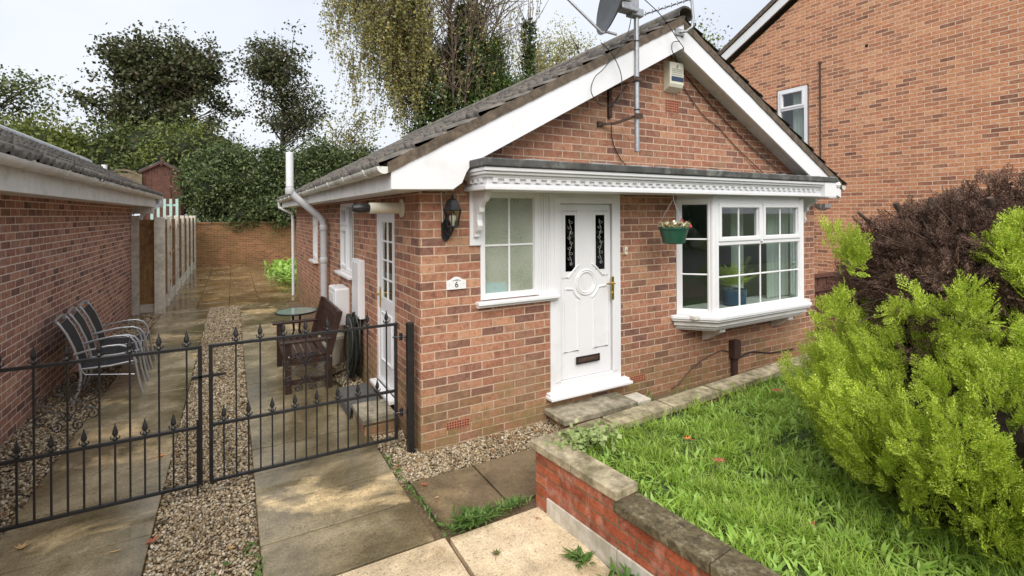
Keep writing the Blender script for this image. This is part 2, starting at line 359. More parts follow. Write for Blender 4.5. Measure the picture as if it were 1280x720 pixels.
def tile_roof(name, parent, xe, ze, xr, zr, y0, y1, mat='tile', gauge=.31, rnd=1):
    rng = np.random.RandomState(rnd)
    L = math.hypot(xr-xe, zr-ze); rows = int(round(L/gauge)); g = L/rows
    d = np.array([(xr-xe)/L, 0, (zr-ze)/L]); nrm = np.array([-(d[2]), 0, d[0]]); nrm *= 1 if nrm[2] > 0 else -1
    ny = int((y1-y0)/.025); ys = np.linspace(y0, y1, ny+1)
    ph = (ys/.30) % 1
    wav = np.where(ph < .34, .034*np.sin(ph/.34*np.pi)**.8, np.where((ph > .52) & (ph < .82), .024*np.sin((ph-.52)/.30*np.pi), 0)); wav = np.where(ph > .93, -.02, wav)
    V = []; F = []
    for r in range(rows):
        tw = rng.randn(int((y1-y0)/.3)+3)*.0035
        jit = tw[((ys-y0)/.3).astype(int)]
        for (s, h) in ((r*g-.02, -.01), (r*g-.02, .036), ((r+1)*g+.02, -.004)):
            hh = h+(wav if h else wav*.2)+(jit if h else 0)
            p = np.array([xe, 0, ze])[None]+d[None]*(s+jit*1.5)[:, None]+nrm[None]*hh[:, None]; p[:, 1] = ys; V.append(p)
    V = np.concatenate(V); k = ny+1
    for r in range(rows):
        for a in (0, 1):
            b = (r*3+a)*k+np.arange(ny); F.append(np.stack([b, b+1, b+1+k, b+k], 1))
    return arr_mesh(name, V, np.concatenate(F), M[mat], parent)
def window(parent, T, u0, u1, z0, z1, fw=.05, n=(-.06, .01), lights=None, glass='glass', bar=.018, mat='white', name='window'):
    """lights: list of (u0,u1,z0,z1,cols,rows,sash) in fractions of the inner opening"""
    f = MB(T); p = MB(T); n0, n1 = n
    f.box(u0, u0+fw, n0, n1, z0, z1); f.box(u1-fw, u1, n0, n1, z0, z1)
    f.box(u0+fw, u1-fw, n0, n1-.001, z1-fw, z1); f.box(u0+fw, u1-fw, n0, n1-.001, z0, z0+fw)
    U0, U1, Z0, Z1 = u0+fw, u1-fw, z0+fw, z1-fw; nm = (n0+n1)/2
    for (a, b, c, d, cols, rows, sash) in (lights or [(0, 1, 0, 1, 1, 1, 0)]):
        x0, x1, y0, y1 = U0+(U1-U0)*a, U0+(U1-U0)*b, Z0+(Z1-Z0)*c, Z0+(Z1-Z0)*d
        if a > 0: f.box(x0-.022, x0+.022, n0, n1-.002, y0, y1); x0 += .022
        if b < 1: x1 -= .022
        if c > 0: f.box(x0, x1, n0, n1-.003, y0-.022, y0+.022); y0 += .022
        if d < 1: y1 -= .022
        if sash:
            q = .042; e = .012
            f.box(x0, x0+q, n0, n1+e, y0, y1); f.box(x1-q, x1, n0, n1+e, y0, y1)
            f.box(x0+q, x1-q, n0, n1+e-.001, y0, y0+q); f.box(x0+q, x1-q, n0, n1+e-.001, y1-q, y1)
            x0 += q; x1 -= q; y0 += q; y1 -= q
        # glazing bead
        for (a0, a1, b0, b1) in ((x0, x0+.008, y0, y1), (x1-.008, x1, y0, y1), (x0, x1, y0, y0+.008), (x0, x1, y1-.008, y1)):
            f.box(a0, a1, nm-.004, n1-.012, b0, b1)
        for k in range(1, cols): c0 = x0+(x1-x0)*k/cols; f.box(c0-bar/2, c0+bar/2, nm-.006, nm+.010, y0, y1)
        for k in range(1, rows): c0 = y0+(y1-y0)*k/rows; f.box(x0, x1, nm-.0065, nm+.0105, c0-bar/2, c0+bar/2)
        p.box(x0+.002, x1-.002, nm-.004, nm+.004, y0+.002, y1-.002)
    w = f.build(name, M[mat], parent); bev(w, .004, 2)
    p.build('pane', M[glass], w)
    return w

# ================================================================ the bungalow
H = thing('bungalow', 'red brick bungalow with white front door, bay window and tiled gable roof', 'house', (4.3, 4.0, 0))
FY = 3.99; SX = 1.37; RX = 7.24; AX = 4.32; TAN = .535
TF = frame_mx((0, FY, 0), (1, 0, 0), (0, -1, 0)); TS = frame_mx((SX, 0, 0), (0, 1, 0), (-1, 0, 0))
w = MB(TF); wall_cells(w, SX, RX, -.1, 2.3, [(1.94, 2.70, 1.22, 2.2), (2.70, 3.58, .2, 2.2), (4.44, 6.72, .82, 2.2)], -.25, 0)
w.M = None
top = lambda x: 2.36+TAN*min(x-1.1, 7.5-x)
w.prism([(SX, 2.3), (RX, 2.3), (RX, top(RX)-.02), (AX, top(AX)-.02), (SX, top(SX)-.02)], FY, FY+.25, 'y')
w.M = TS; wall_cells(w, FY+.25, 13.2, -.1, 2.32, [(4.73, 5.45, .2, 2.07), (6.6, 7.5, 1.2, 2.16), (9.7, 10.3, 1.15, 2.1)], -.25, 0); w.M = None
w.box(RX-.25, RX, FY+.25, 13.2, -.1, 2.32); w.box(SX+.25, RX-.25, 12.95, 13.2, -.1, 2.32)
w.prism([(SX, 2.32), (RX, 2.32), (RX, top(RX)-.02), (AX, top(AX)-.02), (SX, top(SX)-.02)], 12.95, 13.2, 'y')
w.build('wall', M['brick'], H)
# rooms seen through the glass
r = MB()
r.box(SX+.25, RX-.25, FY+.25, 12.95, .1, .15, 1); r.box(SX+.25, RX-.25, FY+.25, 12.95, 2.22, 2.24)
r.box(3.66, 3.72, FY+.25, 12.95, .15, 2.22); r.box(SX+.25, RX-.25, 7.6, 7.66, .15, 2.22); r.box(2.66, 2.72, FY+.25, 7.6, .15, 2.22)
r.box(SX+.25, 2.66, 5.6, 5.66, .15, 2.22); r.box(RX-.28, RX-.252, FY+.25, 7.6, .15, 2.22); r.box(SX+.252, SX+.27, 7.66, 9.6, .15, 2.22); r.box(6.73, RX-.28, FY+.252, FY+.27, .15, 2.22); r.box(1.64, 2.655, 4.9, 4.93, .16, 2.21, 2)
r.box(4.46, 6.7, 3.745, 4.26, .81, .845, 2); r.box(4.3, 6.9, 7.2, 7.55, .15, 1.1, 3); r.box(4.6, 5.3, 7.56, 7.59, 1.3, 1.9, 3)
r.build('interior', [M['room'], M['room_floor'], M['white_old'], M['wood_dark']], H)

rf = tile_roof('roof', H, 1.0, 2.375, AX+.01, 2.375+TAN*(AX-.99), 3.75, 13.45, rnd=2)
tile_roof('roof', H, 7.62, 2.375, AX-.01, 2.375+TAN*(7.63-AX), 3.75, 13.45, rnd=3)
m = MB()
for k in range(33):
    y = 3.72+k*.3; prof = [(math.cos(a)*.125, math.sin(a)*.1) for a in np.linspace(-.25, math.pi+.25, 12)]
    pts = [(AX+p[0]*(1+.03*(k % 2)), 4.16+p[1]) for p in prof]; inn = [(AX+p[0]*.86, 4.155+p[1]*.84) for p in reversed(prof)]
    m.prism(pts+inn, y+.002, y+.298, 'y')
m.build('ridge_tile', M['tile'], rf, smooth=True)
# verge mortar under the tiles (rough strip) and barge boards
v = MB()
for s in (-1, 1):
    rng = random.Random(5+s); N = 60; x_e = 1.04 if s < 0 else 7.5
    lo = []; hi = []
    for i in range(N+1):
        x = x_e+(AX-x_e)*i/N; zb = 2.34+TAN*abs(x-x_e)
        lo.append((x, zb-.02+rng.uniform(-.003, .003))); hi.append((x, zb+.070+rng.uniform(-.007, .005)))
    v.prism(lo+hi[::-1], 3.744, 3.9, 'y')
v.build('verge', M['mortar_v'], rf)
b = MB()
zt = lambda x: 2.37+TAN*(x-1.06)
b.prism([(1.065, 2.375), (AX, zt(AX)), (AX, zt(AX)-.30), (1.76, 2.43), (1.70, 2.35), (1.66, 2.26), (1.58, 2.205), (1.065, 2.195)], 3.755, 3.785, 'y')
b.build('barge_board', M['white'], H, bevel=.004)
b = MB(); zr = lambda x: 2.37+TAN*(7.50-x)
b.prism([(7.50, 2.375), (AX+.003, zr(AX)), (AX+.003, zr(AX)-.30), (6.9, 2.40), (7.50, 2.2)], 3.757, 3.787, 'y')
b.build('barge_board', M['white'], H, bevel=.004)
b = MB()   # boxed eaves: fascia, soffit, barge soffit
b.box(1.065, 1.09, 3.787, 13.4, 2.19, 2.375); b.box(1.09, SX, 3.787, 13.4, 2.195, 2.215); b.box(SX, 1.6, 3.787, 3.988, 2.2, 2.215)
b.build('fascia', M['white_old'], H); b = MB(); b.box(7.49, 7.515, 3.787, 13.4, 2.19, 2.375); b.box(RX, 7.49, 3.787, 13.4, 2.195, 2.215)
b.build('fascia', M['white_old'], H)
b = MB()
for s in (-1, 1):
    x_e = 1.15 if s < 0 else 7.42
    q = lambda x: 2.37+TAN*abs(x-x_e)
    b.prism([(x_e+(-s)*.45, q(x_e+(-s)*.45)-.2), (AX, q(AX)-.2), (AX, q(AX)-.18), (x_e+(-s)*.45, q(x_e+(-s)*.45)-.18)], 3.79, 3.986, 'y')
b.build('verge_soffit', M['white_old'], H)
def gutter(parent, x, z, y0, y1, side, mat, rr=.055, clips=()):
    g = MB(); prof = [(-rr, 0)]+[(-rr*math.cos(a), -rr*math.sin(a)) for a in np.linspace(.2, math.pi-.2, 9)]+[(rr, 0), (rr*.9, 0)]+[(rr*.9*math.cos(a), -rr*.88*math.sin(a)) for a in np.linspace(.2, math.pi-.2, 9)]+[(-rr*.9, 0)]
    pts = [(x+p[0], z+p[1]) for p in prof]
    g.prism(pts, y0, y1, 'y')
    g.prism([(x+rr*math.cos(a)*1.02, z-rr*math.sin(a)*1.02) for a in np.linspace(0, math.pi, 12)], y0-.006, y0+.004, 'y')
    for c in clips:
        prof2 = [(x-(rr+.008)*math.cos(a), z+.008-(rr+.012)*math.sin(a)) for a in np.linspace(0, math.pi, 12)]
        inn = [(x-(rr-.002)*math.cos(a), z+.008-(rr-.002)*math.sin(a)) for a in np.linspace(math.pi, 0, 12)]
        g.prism(prof2+inn, c, c+.045, 'y')
    return g.build('gutter', M[mat], parent, smooth=True)
gutter(H, 1.01, 2.37, 3.76, 13.55, -1, 'gutter_w', clips=[4.2+.9*i for i in range(10)])
gutter(H, 7.57, 2.37, 3.76, 13.55, 1, 'gutter_w')
t = MB(); t.tube([(1.0, 13.4, 2.32), (1.0, 13.4, 2.2), (1.28, 13.32, 2.05), (1.3, 13.3, 1.9), (1.3, 13.3, .02)], .034, 10); t.build('downpipe', M['white_pipe'], H, smooth=True)
# soil vent pipe
t = MB(); t.tube([(.78, 8.4, 2.96), (.78, 8.4, 2.42), (.81, 8.4, 2.34), (.9, 8.4, 2.25), (1.2, 8.4, 1.99), (1.26, 8.4, 1.92), (1.28, 8.4, 1.82), (1.28, 8.4, .02)], .055, 16)
for z in (2.38, ): t.lathe([(.063, z-.05), (.068, z-.04), (.068, z+.03), (.063, z+.05)], (.78, 8.4, 0))
for z in (1.80, 1.28, .3): t.lathe([(.06, z-.05), (.066, z-.04), (.066, z+.03), (.06, z+.04)], (1.28, 8.4, 0))
sp = t.build('soil_pipe', M['grey_pipe'], H, smooth=True)
t = MB(); t.lathe([(.056, 2.45), (.0561, 2.98), (.05, 2.985)], (.78, 8.4, 0)); t.build('vent_pipe', M['white_pipe'], sp, smooth=True)
# boiler flue
t = MB(); TX = Matrix.Rotation(R(-90), 4, 'Y')
t.lathe([(.085, 0), (.085, .012), (.05, .022), (.05, .30)], (SX-.001, 4.47, 2.06), 20, T=TX)
fl = t.build('flue', M['cream'], H, smooth=True)
t = MB(); t.lathe([(.035, .30), (.035, .33), (.042, .33), (.044, .40), (.03, .43), (.03, .45)], (SX-.001, 4.47, 2.06), 16, T=TX); t.build('flue_terminal', M['black'], fl, smooth=True)

# front: small window, cladding, door
f = window(H, TF, 1.935, 2.555, 1.225, 2.2, .045, (-.06, .012), [(0, 1, 0, 1, 2, 2, 0)], 'frosted', name='frosted_window')
f['label'] = 'frosted white window left of the front door'
s = MB(TF); s.box(1.885, 2.76, -.02, .075, 1.185, 1.215); s.box(1.89, 2.755, -.02, .045, 1.16, 1.185); s.build('window_sill', M['white'], f, bevel=.005)
c = MB(TF); c.box(2.557, 2.735, -.05, -.004, 1.216, 2.2)
for i in range(6): c.box(2.56+i*.029, 2.583+i*.029, -.004, .004, 1.216, 2.2)
c.box(2.557, 2.7, -.1, -.05, 1.2, 2.2); c.build('cladding_panel', M['white'], H, bevel=.003)
d = MB(TF)      # door frame
d.box(2.685, 2.79, -.07, .015, .26, 2.2); d.box(3.475, 3.58, -.07, .015, .26, 2.2); d.box(2.79, 3.475, -.07, .014, 2.125, 2.2); d.box(2.79, 3.475, -.07, .013, .262, .345); d.box(2.79, 3.475, -.09, -.06, .3, 2.13)
d.box(2.73, 2.80, .015, .022, .345, 2.165); d.box(3.465, 3.535, .015, .022, .345, 2.165); d.box(2.80, 3.465, .013, .022, 2.10, 2.165)
df = d.build('door_frame', M['white'], H, bevel=.005)
s = MB(TF); s.box(2.63, 3.66, -.05, .11, .205, .235); s.box(2.64, 3.65, -.05, .07, .235, .262); s.build('door_sill', M['white'], df, bevel=.006)
d = MB(TF); DX0, DX1, DZ0, DZ1 = 2.806, 3.459, .351, 2.094; DC = (DX0+DX1)/2
# slab built around the two lights: columns and rows
P1 = (DX0+.075, DX0+.195); P2 = (DX1-.195, DX1-.075); PZ = (1.42, 1.985)
wall_cells(d, DX0, DX1, DZ0, DZ1, [(P1[0], P1[1], *PZ), (P2[0], P2[1], *PZ)], -.05, -.010)
door = d.build('front_door', M['white'], H); door['label'] = 'white panelled front door with two narrow dark glass lights'
def mold(paths, r=.011):
    t = MB(TF)
    for p, cl_ in paths: t.tube([(a, -.009, b) for a, b in p], r, 6, closed=cl_)
    return t
arc = lambda cx, cz, rad, a0, a1, n=14: [(cx+rad*math.cos(R(a)), cz+rad*math.sin(R(a))) for a in np.linspace(a0, a1, n)]
ZC = 1.30; ps = []
ps.append((arc(DC, ZC, .125, 0, 345, 26), True)); ps.append((arc(DC, ZC, .105, 0, 345, 26), True))
for sgn, P in ((-1, P1), (1, P2)):
    out_, in_ = (P[0], P[1]) if sgn < 0 else (P[1], P[0])
    o2 = out_+sgn*.03; i2 = in_-sgn*.03
    ps.append(([(i2, PZ[0]+.04), (i2, PZ[1]+.04), (o2, PZ[1]+.04), (o2, PZ[0]-.06), (out_+sgn*.01-sgn*.04, PZ[0]-.06)]+arc(DC, ZC, .20, 133 if sgn < 0 else 47, 100 if sgn < 0 else 80, 6)[:4], False))
    ps.append(([(i2, ZC-.18), (i2, .62), (o2, .62), (o2, ZC-.05), (out_, ZC-.05)]+arc(DC, ZC, .175, 200 if sgn < 0 else -20, 245 if sgn < 0 else -65, 6), False))
mold(ps).build('door_moulding', M['white'], door, smooth=True)
g = MB(TF)
for sgn, P in ((-1, P1), (1, P2)): g.box(P[0]+.001, P[1]-.001, -.03, -.01, PZ[0]+.001, PZ[1]-.001)
g.build('door_pane', M['glass_dark'], door)
g = MB(TF)
for P in (P1, P2): g.box(P[0]-.005, P[1]+.005, -.06, -.052, PZ[0], PZ[1])
g.build('pane_backing', M['dark'], door)
g = MB(TF)     # curled lead pattern in the two lights
for P in (P1, P2):
    g = MB(TF); c0 = (P[0]+P[1])/2
    g.tube([(c0+.014*math.sin(k*.62), -.008, PZ[0]+.06+k*.016) for k in range(30)], .0022, 5)
    for k in range(9):
        zc = PZ[0]+.08+k*.052; sx = (-1)**k
        pts = [(c0+sx*.008+sx*(.006+.017*q/9)*math.cos(q*.72), -.008, zc+(.004+.018*q/9)*math.sin(q*.72)) for q in range(10)]
        g.tube(pts, .0018, 5)
    g.build('lead_pattern', M['silver'], door)
g = MB(TF); c0 = DC+.01
g.box(c0-.15, c0+.15, .006, .016, .485, .495); g.box(c0-.15, c0+.15, .006, .016, .548, .558); g.box(c0-.15, c0-.135, .006, .0155, .495, .548); g.box(c0+.135, c0+.15, .006, .0155, .495, .548)
lb = g.build('letter_box', M['black'], door)
g = MB(TF); g.box(c0-.133, c0+.133, .006, .012, .497, .546); g.box(c0-.12, c0+.12, .012, .015, .505, .524); g.build('letter_flap', M['rust'], lb)
g = MB(TF); g.box(3.44, 3.475, .024, .032, 1.1, 1.34); g.tube([(3.457, .03, 1.27), (3.457, .065, 1.27), (3.44, .068, 1.27), (3.345, .066, 1.275)], .009, 8); g.lathe([(.011, 0), (.011, .01)], (3.457, .03, 1.17), 10, T=Matrix.Rotation(R(-90), 4, 'X'))
g.build('door_handle', M['brass'], door, bevel=.002)

# canopy running over door and bay
CX0, CX1, CY = 1.745, 6.86, 3.50
c = MB()
for (x0, x1, y0, z0, z1) in ((CX0+.03, CX1-.02, CY+.05, 2.2, 2.235), (CX0+.045, CX1-.03, CY+.066, 2.235, 2.25), (CX0+.055, CX1-.04, CY+.078, 2.25, 2.302), (CX0+.03, CX1-.02, CY+.05, 2.302, 2.325), (CX0+.012, CX1-.008, CY+.022, 2.325, 2.35), (CX0, CX1, CY, 2.35, 2.382)):
    c.box(x0, x1, y0, FY-.002, z0, z1)
cn = c.build('canopy', M['white'], H, bevel=.006)
def comb(a0, a1):
    pts = []; x = a0
    while x < a1-.1: pts += [(x, 2.262), (x+.045, 2.262), (x+.045, 2.292), (x+.105, 2.292)]; x += .105
    return pts+[(x, 2.292), (x, 2.301), (a0, 2.301)]
c = MB(); c.prism(comb(CX0+.1, 6.6), CY+.055, CY+.079, 'y'); c.build('dentil_moulding', M['white'], cn)
c = MB(); c.prism(comb(CY+.14, FY-.03), CX0+.034, CX0+.056, 'x'); c.build('dentil_moulding', M['white'], cn)
c = MB(); c.box(6.60, CX1+.006, CY-.006, FY-.004, 2.196, 2.381); c.build('end_block', M['white'], cn, bevel=.004)
c = MB(); c.box(CX0-.02, CX1+.03, CY-.02, FY-.003, 2.384, 2.452); ft = c.build('canopy_roof', M['felt'], cn); bev(ft, .012, 3)
c = MB(); rng = random.Random(4); N = 70
pts = [(CX0-.02+(CX1-CX0+.05)*i/N, 2.452+rng.uniform(-.004, .008)) for i in range(N+1)]
c.prism([(CX0-.02, 2.446), (CX1+.03, 2.446)]+[(a, b_) for a, b_ in pts[::-1]], CY-.012, CY+.04, 'y')
c.prism([(1.6, 2.44), (7.0, 2.44), (7.0, 2.49), (1.6, 2.475)], 3.965, FY-.001, 'y'); c.build('flashing', M['lead'], cn)
def bracket(x0, x1, plank):
    b = MB(); prof = [(FY-.002, 2.198), (3.72, 2.198), (3.72, 2.14), (3.76, 2.11), (3.80, 2.10), (3.83, 2.06), (3.83, 2.02), (3.87, 2.0), (3.88, 1.95), (3.86, 1.90), (3.88, 1.86), (3.93, 1.83), (3.93, 1.80), (3.965, 1.79), (FY-.002, 1.77)]
    b.prism(prof, x0, x1, 'x'); 
    if plank: b.box(x0-.03, x1+.03, FY-.024, FY-.001, 1.72, 2.2)
    b.build('canopy_bracket', M['white'], H, bevel=.005)
bracket(1.855, 1.905, True); bracket(6.79, 6.84, False)

# bay window
A, B, C_, D = Vector((4.42, 3.99, 0)), Vector((4.72, 3.69, 0)), Vector((6.44, 3.69, 0)), Vector((6.74, 3.99, 0))
bay = MB()
def offs(k, z0, z1):   # plan polygon grown by k
    return [(4.42-k*1.0, FY-.003), (4.42-k*1.0, 3.99-k*.4), (4.72-k*.41, 3.69-k), (6.44+k*.41, 3.69-k), (6.74+k*1.0, 3.99-k*.4), (6.74+k*1.0, FY-.003)]
bay.prism(offs(-.03, 0, 0), 2.16, 2.199, 'z'); bf = bay.build('bay_window', M['white'], H); bf['label'] = 'white framed bay window right of the front door'
s = MB(); s.prism(offs(.09, 0, 0), .80, .838, 'z'); s.prism(offs(.075, 0, 0), .775, .80, 'z'); s.build('bay_sill', M['white'], bf, bevel=.006)
s = MB(); s.prism(offs(.035, 0, 0), .72, .775, 'z'); s.prism(offs(.0, 0, 0), .685, .72, 'z'); s.prism(offs(-.03, 0, 0), .66, .685, 'z'); s.build('bay_apron', M['white_old'], bf, bevel=.006)
for x0 in (4.86, 6.2):
    s = MB(); s.prism([(FY-.003, .658), (3.74, .658), (3.74, .62), (3.79, .60), (3.82, .57), (3.86, .555), (3.90, .52), (FY-.003, .48)], x0, x0+.10, 'x'); s.build('corbel', M['white_old'], bf, bevel=.004)
for (p, q, lights) in ((A, B, [(0, 1, 0, 1, 1, 3, 0)]), (B, C_, [(0, 1, 0, .625, 4, 2, 0), (0, .5, .625, 1, 2, 1, 1), (.5, 1, .625, 1, 2, 1, 1)]), (D, C_, [(0, 1, 0, 1, 1, 3, 0)])):
    u = (q-p); L = u.length; u.normalize(); n = Vector((-u.y, u.x, 0)); n = -n if n.y > 0 else n
    T = frame_mx(p, u, n); window(bf, T, .012, L-.012, .84, 2.16, .058, (-.06, .0), lights)
for P in (B, C_):
    s = MB(); s.lathe([(.035, .838), (.035, 2.17)], (P.x, P.y+.03, 0), 12); s.build('bay_post', M['white'], bf, smooth=True)
# side door and side windows
dd = MB(TS); dd.box(4.73, 4.785, -.07, -.01, .2, 2.07); dd.box(5.395, 5.45, -.07, -.01, .2, 2.07); dd.box(4.785, 5.395, -.07, -.011, 2.015, 2.07); dd.box(4.785, 5.395, -.07, -.011, .2, .25)
wall_cells(dd, 4.79, 5.39, .255, 2.01, [(4.89, 5.29, 1.12, 1.92)], -.055, -.02)
for k in (1, 2, 3): dd.box(4.89, 5.29, -.045, -.025, 1.12+k*.2-.009, 1.12+k*.2+.009)
dd.box(5.081, 5.099, -.046, -.024, 1.12, 1.92)
for (a0, a1, b0, b1) in ((4.89, 5.29, .45, .47), (4.89, 5.29, .95, .97), (4.89, 4.91, .47, .95), (5.27, 5.29, .47, .95)): dd.box(a0, a1, -.02, -.008, b0, b1)
sd = dd.build('side_door', M['white'], H, bevel=.003); sd['label'] = 'white half glazed side door behind the gate'
p = MB(TS); p.box(4.892, 5.288, -.04, -.032, 1.122, 1.918); p.build('pane', M['glass'], sd)
p = MB(TS); p.box(4.70, 5.48, -.05, .07, .165, .2); p.build('door_sill', M['white'], sd, bevel=.004)
p = MB(TS); p.box(5.32, 5.35, -.018, -.012, 1.0, 1.22); p.tube([(5.335, -.014, 1.15), (5.335, .03, 1.15), (5.24, .032, 1.15)], .008, 8); p.build('door_handle', M['brass'], sd)
for (a, b_, c, d_) in ((6.6, 7.5, 1.2, 2.16), (9.7, 10.3, 1.15, 2.1)):
    wn = window(H, TS, a, b_, c, d_, .05, (-.07, .0), [(0, .45, 0, 1, 1, 1, 0), (.45, 1, 0, .68, 1, 1, 1), (.45, 1, .68, 1, 1, 1, 1)])
    s = MB(TS); s.box(a-.05, b_+.05, -.02, .08, c-.04, c-.005); s.build('window_sill', M['white'], wn, bevel=.005)
# air bricks
def airbrick(x0, z0, wdt, hgt, rows, cols):
    a = MB(TF); a.box(x0, x0+wdt, -.004, .004, z0, z0+hgt, 0)
    for i in range(cols):
        for j in range(rows):
            cx = x0+wdt*(i+.5)/cols; cz = z0+hgt*(j+.5)/rows; a.box(cx-wdt/cols*.27, cx+wdt/cols*.27, .004, .0046, cz-hgt/rows*.28, cz+hgt/rows*.28, 1)
    a.build('air_brick', [M['terracotta'], M['dark']], H)
airbrick(1.60, .13, .215, .065, 3, 9); airbrick(4.27, 3.15, .215, .14, 5, 7); airbrick(3.72, .17, .215, .065, 3, 9)

# ================================================================ left garage
G = thing('garage', 'low red brick garage with white gutter and grey tiled roof along the left edge', 'garage', (-2.6, 6, 0))
w = MB(); GX = -1.79
w.box(GX-.22, GX, -1, 12.62, -.1, 2.25); w.box(-3.4, GX-.22, 12.4, 12.62, -.1, 2.25); w.box(-3.62, -3.4, -1, 12.62, -.1, 2.25)
w.prism([(GX, 2.25), (-2.6, 2.9), (-3.4, 2.25)], 12.4, 12.62, 'y'); w.build('wall', M['brick_left'], G)
gr = tile_roof('roof', G, -1.33, 2.43, -2.61, 3.10, -1, 13.0, rnd=7); tile_roof('roof', G, -3.87, 2.43, -2.59, 3.10, -1, 13.0, rnd=8)
m = MB()
prof = [(math.cos(a)*.12, math.sin(a)*.09) for a in np.linspace(-.25, math.pi+.25, 12)]
for k in range(30):
    y = 4+k*.3; m.prism([(-2.6+p_[0], 3.09+p_[1]) for p_ in prof]+[(-2.6+p_[0]*.85, 3.085+p_[1]*.8) for p_ in reversed(prof)], y+.003, y+.297, 'y')
m.build('ridge_tile', M['lead'], gr, smooth=True)
m = MB(); m.lathe([(.05, 2.4), (.05, 3.05)], (-2.15, 14.0, 0), 12); m.box(-2.35, -1.95, 13.85, 14.2, 0, 2.4)
b = MB(); b.box(-1.45, -1.425, -1, 12.95, 2.19, 2.4); b.box(GX, -1.45, -1, 12.95, 2.2, 2.215); b.box(-1.75, -1.3, 12.95, 12.975, 2.19, 2.30); b.box(GX, -1.45, 12.63, 12.9, 2.05, 2.2)
b.build('fascia', M['white_old'], G)
b = MB(); b.prism([(-1.3, 2.39), (-2.6, 3.06), (-3.9, 2.39), (-3.9, 2.24), (-2.6, 2.9), (-1.3, 2.24)], 12.976, 13.0, 'y'); b.build('barge_board', M['white_old'], G)
gutter(G, -1.365, 2.42, -1, 13.05, 1, 'white_old', .06, clips=[1.2+.95*i for i in range(12)])
t = MB(); t.tube([(-1.365, 12.95, 2.36), (-1.365, 12.95, 2.25), (-1.5, 12.8, 2.12), (-1.62, 12.7, 2.04), (-1.68, 12.68, 1.9), (-1.68, 12.68, .05)], .034, 10); t.build('downpipe', M['white_pipe'], G, smooth=True)
VP = MB(); VP.lathe([(.055, 0), (.055, 3.2)], (-2.58, 14.6, 0), 14); vp = VP.build('vent_pipe', M['white_pipe'], None, smooth=True)
setp(vp, 'short white vent pipe standing behind the garage roof', 'pipe')
fl = MB(); fl.box(-2.62, -2.38, 5.9, 6.06, 2.75, 3.42); fl.build('flashing', M['lead'], G)

# ================================================================ neighbour's house, right
N_ = thing('brick_house', 'tall orange brick house side with a small white window and sloping white barge board', 'house', (13, 4, 0))
NX = 11.0; NA = 4.8; NE = 5.72; NT = .55
TN = frame_mx((NX, 0, 0), (0, 1, 0), (-1, 0, 0))
w = MB(TN); wall_cells(w, 1.4, 8.2, -.1, NE, [(6.16, 6.9, 3.4, 4.82)], -.3, 0); w.M = None
w.prism([(1.4, NE), (8.2, NE), (NA, NE+(8.2-NA)*NT)], NX, NX+.3, 'x')
w.box(NX+.3, 19, 1.4, 1.7, -.1, NE); w.box(NX+.3, 19, 7.9, 8.2, -.1, NE)
w.build('wall', M['brick_orange'], N_)
b = MB(); z0 = NE+.12
b.prism([(8.42, z0-.12), (NA, z0+(8.42-NA)*NT-.12), (NA, z0+(8.42-NA)*NT+.1), (8.42, z0+.1)], NX-.12, NX-.09, 'x')
b.prism([(1.18, z0-.12), (NA-.003, z0+(8.42-NA)*NT-.12), (NA-.003, z0+(8.42-NA)*NT+.1), (1.18, z0+.1)], NX-.12, NX-.09, 'x')
b.build('barge_board', M['white'], N_)
b = MB(); b.prism([(8.5, z0-.14), (NA, z0+(8.5-NA)*NT-.14), (NA, z0+(8.5-NA)*NT+.2), (8.5, z0+.15)], NX-.09, NX-.001, 'x')
b.prism([(8.5, z0+.08), (NA, z0+(8.5-NA)*NT+.08), (NA, z0+(8.5-NA)*NT+.2), (8.5, z0+.19)], NX-.15, 19, 'x')
b.prism([(1.1, z0+.08), (NA-.003, z0+(8.5-NA)*NT+.08), (NA-.003, z0+(8.5-NA)*NT+.2), (1.1, z0+.19)], NX-.15, 19, 'x')
b.build('roof', M['mortar_v'], N_)
wn = window(N_, TN, 6.2, 6.86, 3.43, 4.80, .06, (-.07, .012), [(0, 1, 0, .68, 1, 1, 0), (0, 1, .68, 1, 1, 1, 1)])
s = MB(TN); s.box(6.16, 6.9, -.02, .06, 3.39, 3.425); s.build('window_sill', M['black'], wn)
r = MB(); r.box(NX+.3, 14, 5.6, 5.65, 2.6, 5.2); r.box(NX+.3, 14, 7.5, 7.55, 2.6, 5.2); r.box(14, 14.05, 5.6, 7.55, 2.6, 5.2); r.box(NX+.3, 14, 5.6, 7.55, 2.55, 2.6); r.box(NX+.3, 14, 5.6, 7.55, 5.2, 5.25); r.build('interior', M['room'], N_)
t = MB(TN); t.tube([(5.9, .035, 2.75), (5.9, .035, 5.2)], .018, 8); t.lathe([(.03, 0), (.03, .05)], (5.9, .035, 5.18), 10); t.build('conduit_pipe', M['rust'], N_)
t = MB(TN); t.lathe([(.03, 0), (.03, .01)], (5.02, 0, 5.31), 10, T=Matrix.Rotation(R(-90), 4, 'X')); t.build('vent_hole', M['dark'], N_)
def curtain_mesh(name, T, u0, u1, z0, z1, n, waves, label, amp=.03):
    c = MB(T); K = waves*8
    pts = [(u0+(u1-u0)*i/K, amp*math.sin(i/8*2*math.pi)+.006*math.sin(i*.9)) for i in range(K+1)]
    V_ = []; F_ = []
    for j, z in enumerate(np.linspace(z0, z1, 5)):
        V_ += [(a, n+b_*(1+.25*j/4), z) for a, b_ in pts]
    for j in range(4):
        for i in range(K): q = j*(K+1)+i; F_.append((q, q+1, q+K+2, q+K+1))
    c.add(V_, F_); o = c.build(name, M['curtain'], None, smooth=True, loc=tuple(T @ Vector(((u0+u1)/2, n, z0)))); setp(o, label, 'curtain'); return o
